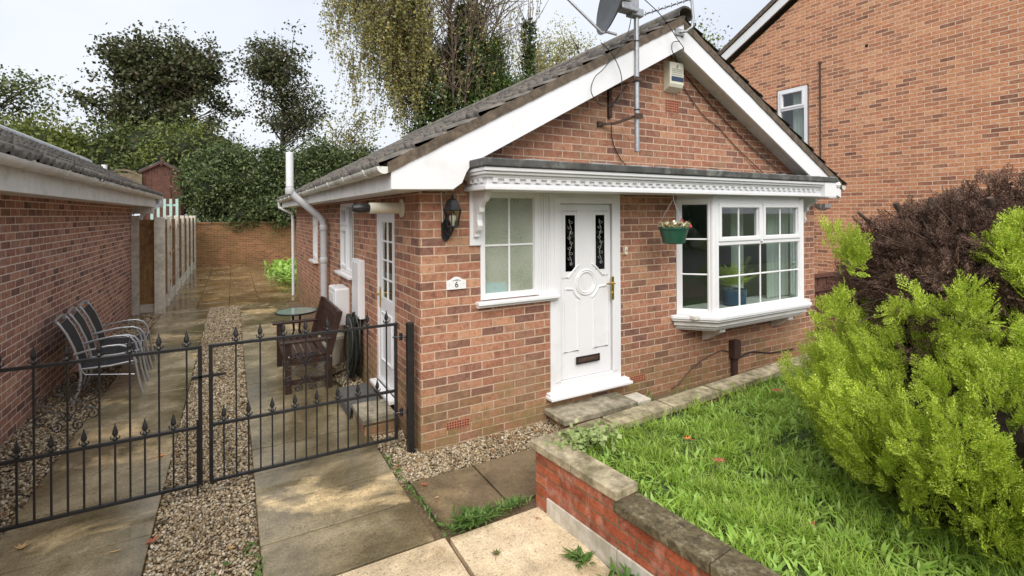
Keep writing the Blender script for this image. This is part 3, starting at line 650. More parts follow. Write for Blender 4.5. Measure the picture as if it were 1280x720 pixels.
curtain_mesh('curtain', TN, 6.25, 6.62, 3.4, 4.8, -.18, 5, 'cream curtain inside the small window of the tall orange brick house')
c1 = curtain_mesh('curtain', frame_mx((0, 4.05, 0), (1, 0, 0), (0, -1, 0)), 6.22, 6.72, .86, 2.15, 0, 6, 'pale curtain hanging at the right side of the bay window')
c2 = curtain_mesh('curtain', frame_mx((0, 4.22, 0), (1, 0, 0), (0, -1, 0)), 5.72, 5.98, .86, 2.15, 0, 4, 'narrow pale curtain behind the potted palm in the bay window')
# ================================================================ ground
def sheet(name, x0, x1, y0, y1, z, mat, nx=1, ny=1, amp=0, seed=0, kind='structure', label=None, cat=None):
    rng = np.random.RandomState(seed)
    X_, Y_ = np.meshgrid(np.linspace(x0, x1, nx+1), np.linspace(y0, y1, ny+1)); Z_ = np.full_like(X_, z)+rng.uniform(-amp, amp, X_.shape)
    V = np.stack([X_.ravel(), Y_.ravel(), Z_.ravel()], 1); i, j = np.meshgrid(np.arange(nx), np.arange(ny)); b = (j*(nx+1)+i).ravel()
    o = arr_mesh(name, V, np.stack([b, b+1, b+nx+2, b+nx+1], 1), M[mat], None, smooth=amp > 0); o['kind'] = kind
    if label: o['label'] = label; o['category'] = cat
    return o
M['far_ground'] = plain('far ground', (.09, .11, .05), .95, .3, .3)
sheet('ground', -900, 900, -900, 900, -.06, 'far_ground')
sheet('soil', -6, 9, -3, 30, -.035, 'gravel_bed', 60, 120, .006, 3)
sheet('driveway', 7.3, 10.99, -8, 30, -.02, 'asphalt')
sheet('road', -60, 60, -11, -5, -.02, 'asphalt')
def slabs(name, rects, mat, z=0, th=.05, gap=.006, seed=1):
    m = MB(); rng = random.Random(seed)
    for (x0, x1, y0, y1) in rects:
        dz = rng.uniform(-.004, .004); g = gap*rng.uniform(.6, 1.5)
        T = Matrix.Translation(((x0+x1)/2, (y0+y1)/2, z+dz)) @ Matrix.Rotation(rng.uniform(-.004, .004), 4, 'Z') @ Matrix.Rotation(rng.uniform(-.004, .004), 4, 'X')
        hx, hy = (x1-x0)/2-g/2, (y1-y0)/2-g/2; m.box(-hx, hx, -hy, hy, -th, 0, T=T)
    o = m.build(name, M[mat]); bev(o, .005, 2); o['kind'] = 'structure'; return o
rc = []
y = 2.87
while y < 12.4: rc.append((.13, 1.075, y, y+.465)); y += .47
slabs('paving_path', rc, 'slab', seed=2)
rc = []; y = 1.4
while y < 12.4: rc.append((-1.27, -.45, y, min(y+.6, 12.6))); y += .605
slabs('paving_path', rc, 'slab', seed=3)
rc = [(.13, 1.135, 2.4, 2.862), (.13, 1.135, 1.6, 2.395), (.13, 1.135, .8, 1.595), (1.155, 1.84, 2.1, 2.84), (1.155, 1.84, 1.45, 2.095), (1.155, 1.84, .8, 1.445), (-1.6, -.45, .3, 1.39)]
slabs('front_paving', rc, 'slab_sand', z=.004, seed=4)
slabs('dark_paving', [(1.15, 1.655, 2.975, 3.585), (1.66, 2.22, 2.975, 3.585), (2.225, 2.6, 2.975, 3.585)], 'slab_dark', z=-.006, seed=5)
rc = []; y = 12.62
while y < 23.0:
    x = -1.28
    while x < 2.6: rc.append((x, x+.6, y, y+.6)); x += .605
    y += .605
slabs('back_paving', rc, 'slab_back', gap=.004, seed=6)

# pebbles: uneven little stones
def ico():
    bm = bmesh.new(); bmesh.ops.create_icosphere(bm, subdivisions=1, radius=1); v = np.array([x.co[:] for x in bm.verts]); f = np.array([[q.index for q in p.verts] for p in bm.faces]); bm.free(); return v, f
IV, IF = ico()
def rotmats(n, rng, tilt=None):
    q = rng.randn(n, 4)
    if tilt is not None: q[:, 1:3] *= tilt
    q /= np.linalg.norm(q, axis=1)[:, None]; w_, x, y, z = q.T
    return np.stack([1-2*(y*y+z*z), 2*(x*y-z*w_), 2*(x*z+y*w_), 2*(x*y+z*w_), 1-2*(x*x+z*z), 2*(y*z-x*w_), 2*(x*z-y*w_), 2*(y*z+x*w_), 1-2*(x*x+y*y)], 1).reshape(n, 3, 3)
def pebbles(name, spots, label, seed=1):
    rng = np.random.RandomState(seed); V = []; F = []; b = 0
    P_ = []; R_ = []
    for (x0, x1, y0, y1, n, r) in spots:
        p = np.stack([rng.uniform(x0, x1, n), rng.uniform(y0, y1, n), rng.uniform(-.03, -.002, n)], 1); P_.append(p); R_.append(rng.uniform(.6, 1.35, n)*r)
    P_ = np.concatenate(P_); R_ = np.concatenate(R_); n = len(P_)
    sc = np.stack([R_*rng.uniform(.8, 1.3, n), R_*rng.uniform(.6, 1, n), R_*rng.uniform(.35, .7, n)], 1)
    base = IV[None]*(1+rng.uniform(-.22, .22, (n, len(IV), 1)))*sc[:, None, :]
    V = np.einsum('nij,nkj->nki', rotmats(n, rng, .35), base)+P_[:, None, :]
    F = IF[None]+(np.arange(n)*len(IV))[:, None, None]
    o = arr_mesh(name, V.reshape(-1, 3), F.reshape(-1, 3), M['pebble'], None, smooth=False)
    setp(o, label, 'gravel', kind='stuff'); return o
pebbles('gravel', [(-.445, .125, 1.5, 4.2, 9500, .0112), (-.445, .125, 4.2, 7, 8500, .0115), (-.445, .125, 7, 12.55, 9000, .0145)], 'strip of tan gravel running between the two rows of paving slabs', 1)
pebbles('gravel', [(1.085, 2.66, 3.6, 3.985, 3700, .0115), (1.09, 1.36, 3.6, 4.5, 1600, .0115), (1.09, 1.36, 5.6, 9, 1500, .015), (1.3, 2.66, 3.7, 3.98, 700, .012)], 'tan gravel bed along the foot of the bungalow wall', 2)
pebbles('gravel', [(-1.78, -1.28, 3, 8, 7500, .013), (-1.78, -1.28, 8, 12.5, 2600, .019)], 'gravel margin with dead leaves along the foot of the garage wall', 3)
# leaves
def leafquads(P_, size, rng, flat=.5, aspect=.6, up=None, droop=0):
    """diamond shaped leaves, one island each, at points P_"""
    n = len(P_); sz = size*rng.uniform(.6, 1.3, n)
    b = np.array([[-1, 0, 0], [0, -aspect, .12], [1.05, 0, 0], [0, aspect, .12]])*.5
    V = np.einsum('nij,kj->nki', rotmats(n, rng, flat), b)*sz[:, None, None]+P_[:, None, :]
    F = np.arange(n*4).reshape(n, 4); return V.reshape(-1, 3), F
rng = np.random.RandomState(11)
n = 900; pp = np.stack([rng.uniform(-1.25, 2.3, n), 12.7+rng.rand(n)**.8*10, np.full(n, .012)], 1)
pp = np.concatenate([pp, np.stack([rng.uniform(-1.78, -1.2, 150), rng.uniform(3.3, 12, 150), np.full(150, .012)], 1), np.stack([rng.uniform(1.1, 2.5, 40), rng.uniform(3.6, 3.95, 40), np.full(40, .012)], 1)])
V, F = leafquads(pp, .045, rng, .12); o = arr_mesh('leaf_litter', V, F, M['litter']); setp(o, 'scattered small dead leaves on the back paving and gravel edges', 'leaves', kind='stuff')

# ================================================================ raised lawn and retaining wall
RW = thing('retaining_wall', 'low red brick retaining wall with mossy stepped coping stones around the lawn', 'wall', (1.8, 2.88, 0))
dA = Vector((.1, -.995, 0)).normalized(); TA = frame_mx((1.80, 2.86, 0), dA, (-dA.y*-1, dA.x*-1, 0))
nA = Vector((-.995, -.1, 0)); TA = frame_mx((1.80, 2.86, 0), dA, nA)
dB = Vector((1, .062, 0)).normalized(); TB = frame_mx((1.80, 2.86, 0), dB, Vector((-dB.y, dB.x, 0)))
w = MB(TA); w.box(0, .76, -.12, 0, -.1, .395); w.box(.76, 3.6, -.12, 0, -.1, .33); w.M = TB
w.box(0.0, 5.4, -.11, .0, -.1, .395); w.build('wall', M['brick_red'], RW)
w = MB(TA); x = .13
while x < 3.3: w.box(x, x+.615, .001, .014, -.02, .115); x += .62
w.build('base_board', M['concrete'], RW, bevel=.004)
w = MB(TA); w.box(-.02, .385, -.15, .035, .395, .45); w.box(.388, .765, -.15, .034, .395, .449); w.M = TB
x = .005
for L_ in (.62,)*8: w.box(x+.02, x+L_, -.145, .03, .395, .449); x += L_+.004
w.build('coping', M['coping'], RW, bevel=.006)
w = MB(TA); x = .74
for L_ in (.6, .6, .6, .6): w.box(x, x+L_-.006, -.16, .035, .331, .386); x += L_
cd = w.build('coping', M['coping_dark'], RW, bevel=.007); cd['label'] = 'dark mossy lower coping'
# lawn body
LZ = .415
nx, ny = 60, 40; rng = np.random.RandomState(5)
X_, Y_ = np.meshgrid(np.linspace(0, 1, nx+1), np.linspace(0, 1, ny+1))
Yw = -1.0+(3.9+X_*.28)*Y_*.99 ; 
left = lambda yy: 1.95+(2.86-yy)*.1
Yw = -1.0+(3.78+.3*X_)*Y_; Xw = left(Yw)+(7.0-left(Yw))*X_
Zw = LZ-.04+.02*np.sin(Xw*3)*np.cos(Yw*2.3)+rng.uniform(-.01, .01, X_.shape); Zw[Yw < 2.1] -= .04
i, j = np.meshgrid(np.arange(nx), np.arange(ny)); b_ = (j*(nx+1)+i).ravel()
o = arr_mesh('lawn', np.stack([Xw.ravel(), Yw.ravel(), Zw.ravel()], 1), np.stack([b_, b_+1, b_+nx+2, b_+nx+1], 1), M['turf'], None, True); o['kind'] = 'structure'
def lawn_pts(n, rng, x1=6.6, y0=.6):
    yy = rng.uniform(y0, 3.0, n*2); xx = 1.93+(x1-1.93)*rng.rand(n*2)**1.25
    ok = (xx > left(yy)+.02) & (yy < 2.66+.062*(xx-1.8)); xx, yy = xx[ok][:n], yy[ok][:n]
    return np.stack([xx, yy, np.where(yy < 2.1, LZ-.08, LZ-.045)], 1)
def blades(P_, h, wd, rng, bend=.6, segs=3, shape=None, lean=None):
    n = len(P_); H_ = h*rng.uniform(.5, 1.35, n); W_ = wd*rng.uniform(.7, 1.3, n); a = rng.uniform(0, 2*np.pi, n); B = bend*rng.uniform(.3, 1.5, n)
    d = np.stack([np.cos(a), np.sin(a), np.zeros(n)], 1); s = np.stack([-np.sin(a), np.cos(a), np.zeros(n)], 1); V = []
    shape = shape or [1, .9, .6, .05]
    for k in range(segs+1):
        t = k/segs; c = P_+d*(B*H_*t*t)[:, None]; c[:, 2] += H_*t*(1-.35*B*t)
        V += [c-s*(W_*shape[k]/2)[:, None], c+s*(W_*shape[k]/2)[:, None]]
    V = np.stack(V, 1); F = []
    for k in range(segs): F.append(np.array([2*k, 2*k+1, 2*k+3, 2*k+2]))
    F = np.stack(F)[None]+(np.arange(n)*(segs+1)*2)[:, None, None]
    return V.reshape(-1, 3), F.reshape(-1, 4)
rng = np.random.RandomState(21)
P_ = lawn_pts(80000, rng); cl_ = np.sin(P_[:, 0]*9+np.sin(P_[:, 1]*7)*2)*np.cos(P_[:, 1]*8+np.sin(P_[:, 0]*5))+.6*np.sin(P_[:, 0]*23+P_[:, 1]*17); keep = rng.rand(len(P_)) < np.clip(.75+.4*cl_, .25, 1); P_ = P_[keep]; V, F = blades(P_, .062*np.clip(1.05+.45*cl_[keep], .5, 1.9), .0042, rng, .95)
k = rng.rand(len(P_)); clump = np.sin(P_[:, 0]*9+np.sin(P_[:, 1]*7)*2)*np.cos(P_[:, 1]*8)
o = arr_mesh('grass', V, F, M['grass'], None, False); setp(o, 'bright green unmown grass on the raised front lawn', 'grass', kind='stuff')
P_ = lawn_pts(8000, rng); V, F = blades(P_, .062, .0165, rng, 1.0, 3, [.35, 1, .9, .08]); o = arr_mesh('lawn_weeds', V, F, M['broad'], None, False); setp(o, 'broad leaved weeds growing all through the raised lawn', 'weeds', kind='stuff')
# long grass leaning over the back coping
n = 260; xs = 2.3+2.9*rng.rand(n)**1.6; P_ = np.stack([xs, 2.67+.062*(xs-1.8)+rng.uniform(-.06, .02, n), np.full(n, LZ-.02)], 1)
V, F = blades(P_, .12, .006, rng, 1.1); o = arr_mesh('long_grass', V, F, M['grass']); setp(o, 'longer grass leaning over the back coping of the lawn', 'grass', kind='stuff')
# creeping plant on the coping corner
n = 420; P_ = np.stack([rng.normal(2.13, .11, n), rng.normal(2.70, .07, n), rng.uniform(.45, .49, n)], 1)
V, F = leafquads(P_, .038, rng, .45, .85); M['creep'] = leafmat('pale creeper', [(.22, .34, .09), (.36, .46, .16), (.5, .55, .28), (.3, .4, .12)], .5, .25)
o = arr_mesh('creeping_plant', V, F, M['creep']); setp(o, 'pale green creeping plant spilling onto the coping corner', 'plant', kind='stuff')
# weeds in the paving joints
def weeds(pts, h, w_, n, label, seed, spread=.03, mat='weed'):
    rng = np.random.RandomState(seed); pts = np.array(pts, float); t = rng.rand(n)*(len(pts)-1); i = t.astype(int); f = (t-i)[:, None]
    P_ = pts[i]*(1-f)+pts[i+1]*f; P_ = P_+np.concatenate([rng.randn(n, 2)*spread, np.zeros((n, 1))], 1)
    V, F = blades(P_, h, w_, rng, 1.2, 3, [.4, 1, .9, .1]); o = arr_mesh('weeds', V, F, M[mat], None, False); setp(o, label, 'weeds', kind='stuff'); return o
weeds([(1.2, 2.9, 0), (1.45, 2.92, 0), (1.76, 2.95, 0)], .042, .011, 330, 'green weeds in the gap between dark and sandy slabs', 1, .022)
weeds([(1.10, 4.1, 0), (1.11, 3.6, 0), (1.13, 3.2, 0), (1.15, 2.85, 0)], .024, .012, 170, 'trail of weeds in the joint beside the gravel bed', 2, .014)
weeds([(1.28, 2.93, 0), (1.42, 2.9, 0)], .075, .015, 170, 'taller leafy weeds at the corner where four slabs meet', 8, .03)
weeds([(1.72, 2.3, 0), (1.76, 2.25, 0)], .05, .02, 60, 'small weed tuft at the foot of the retaining wall', 3, .02)
weeds([(1.8, 2.02, 0), (1.84, 1.92, 0)], .09, .02, 90, 'taller weed tuft by the wall at the photo bottom', 4, .03)
weeds([(-.42, 2.9, 0), (-.36, 2.85, 0), (.1, 3.4, 0), (.12, 3.0, 0)], .045, .02, 45, 'little weeds at the edges of the central gravel', 5, .012)
weeds([(3.3, 3.6, -.02), (3.9, 3.5, -.02), (5.6, 3.5, -.02)], .12, .014, 500, 'rough grass behind the lawn coping below the bay', 6, .16)
weeds([(2.0, 15.3, 0), (1.9, 17.5, 0), (1.7, 19, 0), (2.0, 22, 0)], .33, .12, 900, 'patch of bright green ground plants behind the bungalow', 7, .3, 'broad')
# single fallen leaves
M['leaf_red'] = plain('red brown leaf', (.34, .1, .05), .7, .3, 60); M['leaf_tan'] = plain('tan leaf', (.5, .32, .14), .7, .3, 60); M['leaf_dark'] = plain('dark leaf', (.07, .05, .02), .7, .3, 60); M['leaf_orange'] = plain('orange leaf', (.62, .2, .05), .7, .3, 60); M['leaf_olive'] = plain('olive leaf', (.1, .1, .025), .6, .3, 60)
def fallen(x, y, z, s, rot, mat, label, simple=False):
    m = MB(); rad = [1, .45, .8, .4, .95, .42, .7, .35, .3, .35, .7, .42, .95, .4, .8, .45] if not simple else [1, .6, .45, .6, .9, .6, .45, .6]
    n = len(rad); vs = [(0, 0, .006)]+[(x_*s, y_*s, .004+.014*abs(math.sin(k*1.7))*(r_ > .6)) for k, r_ in enumerate(rad) for x_, y_ in [(math.cos(2*math.pi*k/n+rot)*r_, math.sin(2*math.pi*k/n+rot)*r_*(1 if not simple else .5))]]
    m.add([(a+x, b+y, c+z) for a, b, c in vs], [(0, k+1, (k+1) % n+1) for k in range(n)])
    m.tube([(x, y, z+.006), (x-math.cos(rot)*s*1.4, y-math.sin(rot)*s*1.4, z+.004)], .0016, 4)
    o = m.build('fallen_leaf', M[mat], None, loc=(x, y, z)); setp(o, label, 'leaf', 'single fallen leaves'); return o
for a in [(1.335, 2.56, .008, .04, 1.0, 'leaf_olive', 'dark olive maple leaf with long stalk on the sandy slab'),
          (1.72, 2.72, .01, .022, 2.2, 'leaf_red', 'small brown leaf at the foot of the wall by the base board', True),
          (2.62, 2.03, .455, .05, .4, 'leaf_red', 'curled red brown maple leaf lying on the lawn'),
          (2.68, 2.32, .465, .032, 2, 'leaf_orange', 'bright orange leaf on the lawn'),
          (4.05, 2.55, .47, .06, 1.2, 'leaf_red', 'large brown leaf near the back of the lawn'),
          (2.55, 1.42, .42, .03, .7, 'leaf_red', 'brown leaf on the lawn beside the lower coping', True),
          (1.22, 3.48, .004, .035, .3, 'leaf_red', 'dark red leaf on the dark slab edge'),
          (1.24, 3.28, .004, .03, 1.3, 'leaf_tan', 'pale pink leaf among the weeds by the dark slab', True),
          (-.44, 3.72, .004, .045, 1.9, 'leaf_red', 'orange brown leaf where slab meets central gravel'),
          (-.42, 3.92, .004, .05, 1.0, 'leaf_dark', 'dark curled leaf at the edge of the central gravel', True),
          (-1.12, 4.05, .004, .05, .5, 'leaf_tan', 'tan maple leaf under the left gate'),
          (-.72, 3.33, .004, .045, 2.5, 'leaf_dark', 'brown maple leaf on the left slabs near the gravel'),
          (-1.0, 3.22, .004, .06, .9, 'leaf_dark', 'dark crumpled leaf at the bottom left slabs', True),
          (-.62, 3.72, .004, .03, .2, 'leaf_tan', 'small yellow brown leaf on a slab joint', True),
          (.82, 5.15, .004, .035, 1.0, 'leaf_dark', 'brown leaf behind the right gate', True),
          (-.02, 3.4, .006, .03, .2, 'leaf_tan', 'tan leaf lying on the central gravel'),
          (-.53, 5.0, .004, .04, .2, 'leaf_orange', 'orange leaf behind the left gate by the gravel')]: fallen(*a)

# ================================================================ steps, mats
o = MB(); o.box(2.60, 3.50, 3.64, 3.975, .07, .125, 0); o.box(2.66, 3.44, 3.68, 3.97, -.05, .069, 1); st = o.build('door_step', [M['step'], M['brick']], None, bevel=.008, loc=(3.0, 3.8, 0)); setp(st, 'mossy stone slab step below the white front door', 'step')
o = MB(); o.box(3.53, 3.78, 3.74, 3.96, -.02, .075); st = o.build('paving_block', M['concrete'], None, bevel=.01, loc=(3.6, 3.8, 0)); setp(st, 'small pale concrete block beside the front door step', 'block')
o = MB(); o.box(1.0, 1.31, 4.5, 4.93, .11, .16, 0); o.box(1.03, 1.31, 4.53, 4.92, -.03, .109, 1); st = o.build('side_step', [M['step'], M['brick']], None, bevel=.006, loc=(1.2, 4.7, 0)); setp(st, 'stone topped brick step below the side door by the gate', 'step')
o = MB(); o.box(1.02, 1.31, 4.96, 5.6, -.03, .12); st = o.build('side_step', M['step'], None, bevel=.006, loc=(1.2, 5.2, 0)); setp(st, 'low concrete step under the grey mat at the side door', 'step')
o = MB(); pr = [(1.305, .125), (1.01, .128), (.99, .12), (.975, .09), (.97, .02), (.98, .02), (.99, .085), (1.0, .112), (1.01, .121), (1.305, .1215)]
o.prism([(a, b) for a, b in pr], 4.95, 5.58, 'y'); dm = o.build('door_mat', M['mat'], None, loc=(1.15, 5.25, .12)); setp(dm, 'dark grey mat draped over the side door step', 'door mat')

# ================================================================ rear wall, fence, shed
RWALL = MB(); RWALL.box(-1.42, 14, 23.1, 23.32, -.1, 1.68); RWALL.box(-1.45, 14, 23.07, 23.35, 1.68, 1.75); o = RWALL.build('garden_wall', M['brick_rear'], None, loc=(2, 23.1, 0)); setp(o, 'mossy orange brown brick wall closing the back garden', 'wall')
FN = thing('garden_fence', 'timber fence with white concrete posts running back beside the paving', 'fence', (-1.3, 12.5, 0))
for k in range(7):
    y = 12.42+1.75*k; m = MB(); s = .09 if k == 0 else .05
    m.box(-1.31-s, -1.31+s, y-.06, y+.06, -.1, 1.98+.03*(k > 0)); m.build('post', M['concrete'], FN, bevel=.01)
    if k < 6:
        m = MB(); m.box(-1.325, -1.275, y+.062, y+1.688, -.05, .24); m.build('gravel_board', M['concrete'], FN)
        m = MB(); yy = y+.065
        while yy < y+1.68: m.box(-1.322+.008*(int(yy*50) % 2), -1.306+.008*(int(yy*50) % 2), yy, yy+.13, .243, 1.93); yy += .115
        m.box(-1.30, -1.265, y+.062, y+1.688, .45, .51); m.box(-1.30, -1.265, y+.062, y+1.688, 1.1, 1.16); m.box(-1.30, -1.265, y+.062, y+1.688, 1.72, 1.78)
        m.build('panel', M['timber'], FN)
        m = MB(); m.box(-1.262, -1.22, y+.85, y+.90, .0, 1.97); m.build('batten', M['concrete'], FN)
SG = thing('side_gate', 'narrow wooden gate between white posts at the end of the garage wall', 'gate', (-1.55, 12.5, 0))
m = MB(); m.box(-1.786, -1.656, 12.46, 12.56, -.05, 2.01); m.build('post', M['concrete'], SG)
m = MB(); m.box(-1.655, -1.41, 12.5, 12.53, .02, .2); m.build('gravel_board', M['concrete'], SG)
m = MB()
for k in range(3): m.box(-1.652+k*.083, -1.573+k*.083, 12.5+.004*(k % 2), 12.525, .2, 1.93)
m.box(-1.65, -1.405, 12.485, 12.499, 1.84, 1.93); m.box(-1.65, -1.405, 12.485, 12.499, 1.08, 1.14); m.box(-1.65, -1.405, 12.485, 12.499, .2, .27); m.build('boards', M['timber'], SG)
TR = MB()
for k in range(5): TR.box(-2.12+k*.155, -2.05+k*.155, 18.0, 18.03, 1.2, 2.52)
TR.box(-2.15, -1.42, 18.035, 18.06, 2.3, 2.36); TR.box(-2.15, -1.42, 18.035, 18.06, 1.5, 1.56); o = TR.build('trellis', M['aqua'], None, loc=(-1.8, 18, 1.2)); setp(o, 'pale green picket trellis showing above the white fence posts', 'trellis')
SH = thing('garden_shed', 'red brown wooden garden shed with pointed roof behind the garage', 'shed', (-2.55, 25.6, 0))
m = MB()
for k in range(13): m.box(-3.2+k*.1, -3.104+k*.1, 25.02+.008*(k % 2), 25.06, .0, 3.86+min(k, 12-k)*.058)
m.box(-3.2, -3.14, 25.06, 27, 0, 3.85); m.box(-1.96, -1.9, 25.06, 27, 0, 3.85); m.build('wall', M['shed_wood'], SH)
m = MB(); m.prism([(-3.32, 3.82), (-2.55, 4.26), (-1.78, 3.82), (-1.78, 3.88), (-2.55, 4.33), (-3.32, 3.88)], 24.93, 27.1, 'y'); m.build('roof', M['felt'], SH)
m = MB(); m.prism([(-3.3, 3.75), (-2.55, 4.19), (-1.8, 3.75), (-1.8, 3.82), (-2.55, 4.26), (-3.3, 3.82)], 24.9, 24.92, 'y'); m.box(-2.58, -2.52, 24.88, 24.9, 4.1, 4.45); m.build('barge_board', M['shed_wood'], SH)
m = MB(); m.box(-2.85, -2.25, 24.99, 25.015, .1, 3.7); m.build('door', M['shed_wood'], SH)
PF = MB()
N = 14
for r_ in range(9): 
    for k in range(N):
        x0 = -4.35+k*1.1/N; x1 = x0+1.1/N; t = (k+.5)/N*2-1; ztop = 3.62+.22*(1-t*t)
        z0 = 2.2+r_*.17
        if z0 < ztop-.05: PF.box(x0, x1, 24.9-.01*(r_ % 2), 24.92-.01*(r_ % 2), z0, min(z0+.18, ztop))
for k in range(N):
    x0 = -4.35+k*1.1/N; t0 = k/N*2-1; t1 = (k+1)/N*2-1
    PF.prism([(x0, 3.6+.22*(1-t0*t0)), (x0+1.1/N, 3.6+.22*(1-t1*t1)), (x0+1.1/N, 3.68+.22*(1-t1*t1)), (x0, 3.68+.22*(1-t0*t0))], 24.87, 24.93, 'y')
PF.box(-4.4, -4.33, 24.86, 24.94, 0, 3.7); PF.box(-3.27, -3.2, 24.86, 24.94, 0, 3.7)
M['old_fence'] = plain('grey weathered fence', (.17, .13, .085), .9, .3, 9, bump=.5)
o = PF.build('fence_panel', M['old_fence'], None, loc=(-3.8, 24.9, 2)); setp(o, 'arched weathered fence panel left of the garden shed', 'fence')

# ================================================================ gates
GY = 4.17
def spear(m, x, z, s=1):
    m.lathe([(.004, 0), (.011, .004), (.016, .014), (.011, .024), (.006, .03), (.013, .036), (.0175, .052), (.012, .075), (.006, .095), (.0015, .118)], (x, GY, z), 6)
    for a in (-1, 1): m.tube([(x, GY, z+.004), (x+a*.02, GY, z+.012), (x+a*.026, GY, z+.026), (x+a*.019, GY, z+.03)], .004, 5)
def spiral(m, cx, cz, r0, turns, a0, sgn, lead):
    pts = []
    for k in range(int(turns*14)+1):
        a = a0+sgn*2*math.pi*k/14; r_ = r0*(.12+.88*(1-k/(turns*14))); pts.append((cx+r_*math.cos(a), GY, cz+r_*math.sin(a)))
    m.tube([(p[0], GY, p[1]) for p in lead]+pts, .0042, 5)
def gate_leaf(x0, x1, label, hinge_right):
    g = thing('driveway_gate', label, 'gate', ((x0+x1)/2, GY, .08), 'pair of black iron driveway gates')
    m = MB(); zb, zm, zt_ = .085, .49, 1.06; t = .0125
    for x in (x0+t, x1-t): m.box(x-t, x+t, GY-t, GY+t, zb-.01, zt_+.012)
    for z in (zb, zm, zt_): m.box(x0+2*t, x1-2*t, GY-.011, GY+.011, z-.011, z+.011)
    m.build('frame', M['black'], g, bevel=.002)
    n = 16; dx = (x1-x0-2*t)/(n+1)
    for k in range(1, n+1):
        x = x0+t+dx*k; tall = (k % 2 == 0) if hinge_right else (k % 2 == 0)
        z1 = zt_ if tall else zm; m = MB()
        m.box(x-.0055, x+.0055, GY-.0055, GY+.0055, zb+.011, z1-.0115)
        if tall: m.box(x-.0053, x+.0053, GY-.0053, GY+.0053, zm+.0115, zm+.02)
        spear(m, x, z1+.0115)
        m.build('bar', M['black'], g)
    xc = x0+t+dx*8; zc = .775
    for sx in (-1, 1):
        for sz in (-1, 1):
            m = MB(); S_ = lambda u, v: (xc+sx*u*1.12, zc+sz*v*1.2)
            pts = [S_(.006, .075), S_(.03, .035), S_(.07, .012), S_(.105, .02)]
            cx, cz = S_(.112, .055); spiral(m, cx, cz, .036, 1.5, -math.pi/2*sz if True else 0, sx*sz, pts)
            cx, cz = S_(.05, .105); spiral(m, cx, cz, .034, 1.5, math.pi/2*sz+ (math.pi if sx < 0 else math.pi), -sx*sz, [S_(.006, .03), S_(.012, .06)])
            m.build('scroll', M['black'], g)
    m = MB()
    if hinge_right:
        for z in (.3, .95): m.tube([(x1-.04, GY, z), (x1+.075, GY-.03, z)], .008, 6); m.lathe([(.016, -.03), (.016, .03)], (x1+.03, GY-.012, z), 8)
        m.build('hinge', M['black'], g)
        m = MB(); m.box(x0-.06, x0+.11, GY-.03, GY-.016, .845, .862); m.box(x0+.0, x0+.03, GY-.034, GY-.012, .83, .875); m.build('latch', M['black'], g)
    else:
        m.tube([(x1-.03, GY-.018, .03), (x1-.03, GY-.018, .55)], .007, 6); m.box(x1-.06, x1+.0, GY-.03, GY-.012, .84, .86); m.build('drop_bolt', M['black'], g)
        m = MB()
        for z in (.3, .95): m.tube([(x0+.04, GY, z), (x0-.06, GY, z)], .008, 6)
        m.build('hinge', M['black'], g)
gate_leaf(-.155, 1.225, 'right black iron gate hinged beside the bungalow corner, spear tops and scrolls', True)
gate_leaf(-1.585, -.195, 'left black iron gate in front of the garage wall and the stacked chairs', False)
m = MB(); m.box(1.275, 1.33, 4.03, 4.085, -.05, 1.085); o = m.build('gate_post', M['black'], None, bevel=.003, loc=(1.3, 4.05, 0)); setp(o, 'square black gate post against the bungalow corner', 'post')
m = MB(); m.box(-1.69, -1.64, GY-.025, GY+.025, -.05, 1.085); o = m.build('gate_post', M['black'], None, bevel=.003, loc=(-1.66, GY, 0)); setp(o, 'square black gate post beside the garage wall', 'post')
# ================================================================ garden furniture
BN = thing('garden_bench', 'dark brown slatted wooden bench beside the bungalow wall behind the gate', 'bench', (.78, 6.6, 0))
y0, y1 = 6.04, 7.2
for (yy, nm) in ((y0, 'a'), (y1, 'b')):
    for kind in ('front', 'back'):
        m = MB()
        if kind == 'front': m.box(.50, .565, yy-.03, yy+.03, 0, .60)
        else: m.prism([(.93, 0), (1.0, 0), (1.0, .42), (1.12, .93), (1.07, .96), (1.055, .955), (.93, .46)], yy-.03, yy+.03, 'y')
        m.build('leg', M['wood_dark'], BN, bevel=.004)
    m = MB(); m.box(.45, 1.0, yy-.042, yy+.042, .601, .636); m.build('armrest', M['wood_dark'], BN, bevel=.008)
m = MB()
for yy in (y0, y1): m.box(.566, .929, yy-.02, yy+.02, .34, .41); m.box(.566, .929, yy-.02, yy+.02, .10, .15)
m.box(.515, .55, y0+.031, y1-.031, .33, .41); m.box(.94, .975, y0+.031, y1-.031, .33, .41); m.build('seat_frame', M['wood_dark'], BN)
m = MB()
for k in range(6): m.box(.50+k*.078, .56+k*.078, y0+.0, y1-.0, .412+.004*abs(k-2.5), .43+.004*abs(k-2.5))
m.build('seat', M['wood_dark'], BN, bevel=.003)
m = MB(); T = Matrix.Translation((.985, 0, .45)) @ Matrix.Rotation(R(13.5), 4, 'Y')
m.box(-.012, .03, y0+.031, y1-.031, .40, .50, T=T); m.box(-.012, .03, y0+.031, y1-.031, .03, .09, T=T)
n = 13
for k in range(n): yy = y0+.07+(y1-y0-.14)*k/(n-1); m.box(0, .018, yy-.02, yy+.02, .09, .40, T=T)
m.build('backrest', M['wood_dark'], BN, bevel=.003)
m = MB()
for (x, z) in ((.975, .62), (.975, .4), (.53, .45)): m.lathe([(.009, 0), (.008, .006), (0, .007)], (x+.01, y0-.03, z), 10, T=Matrix.Rotation(R(90), 4, 'X'))
m.build('bolt', M['silver'], BN)

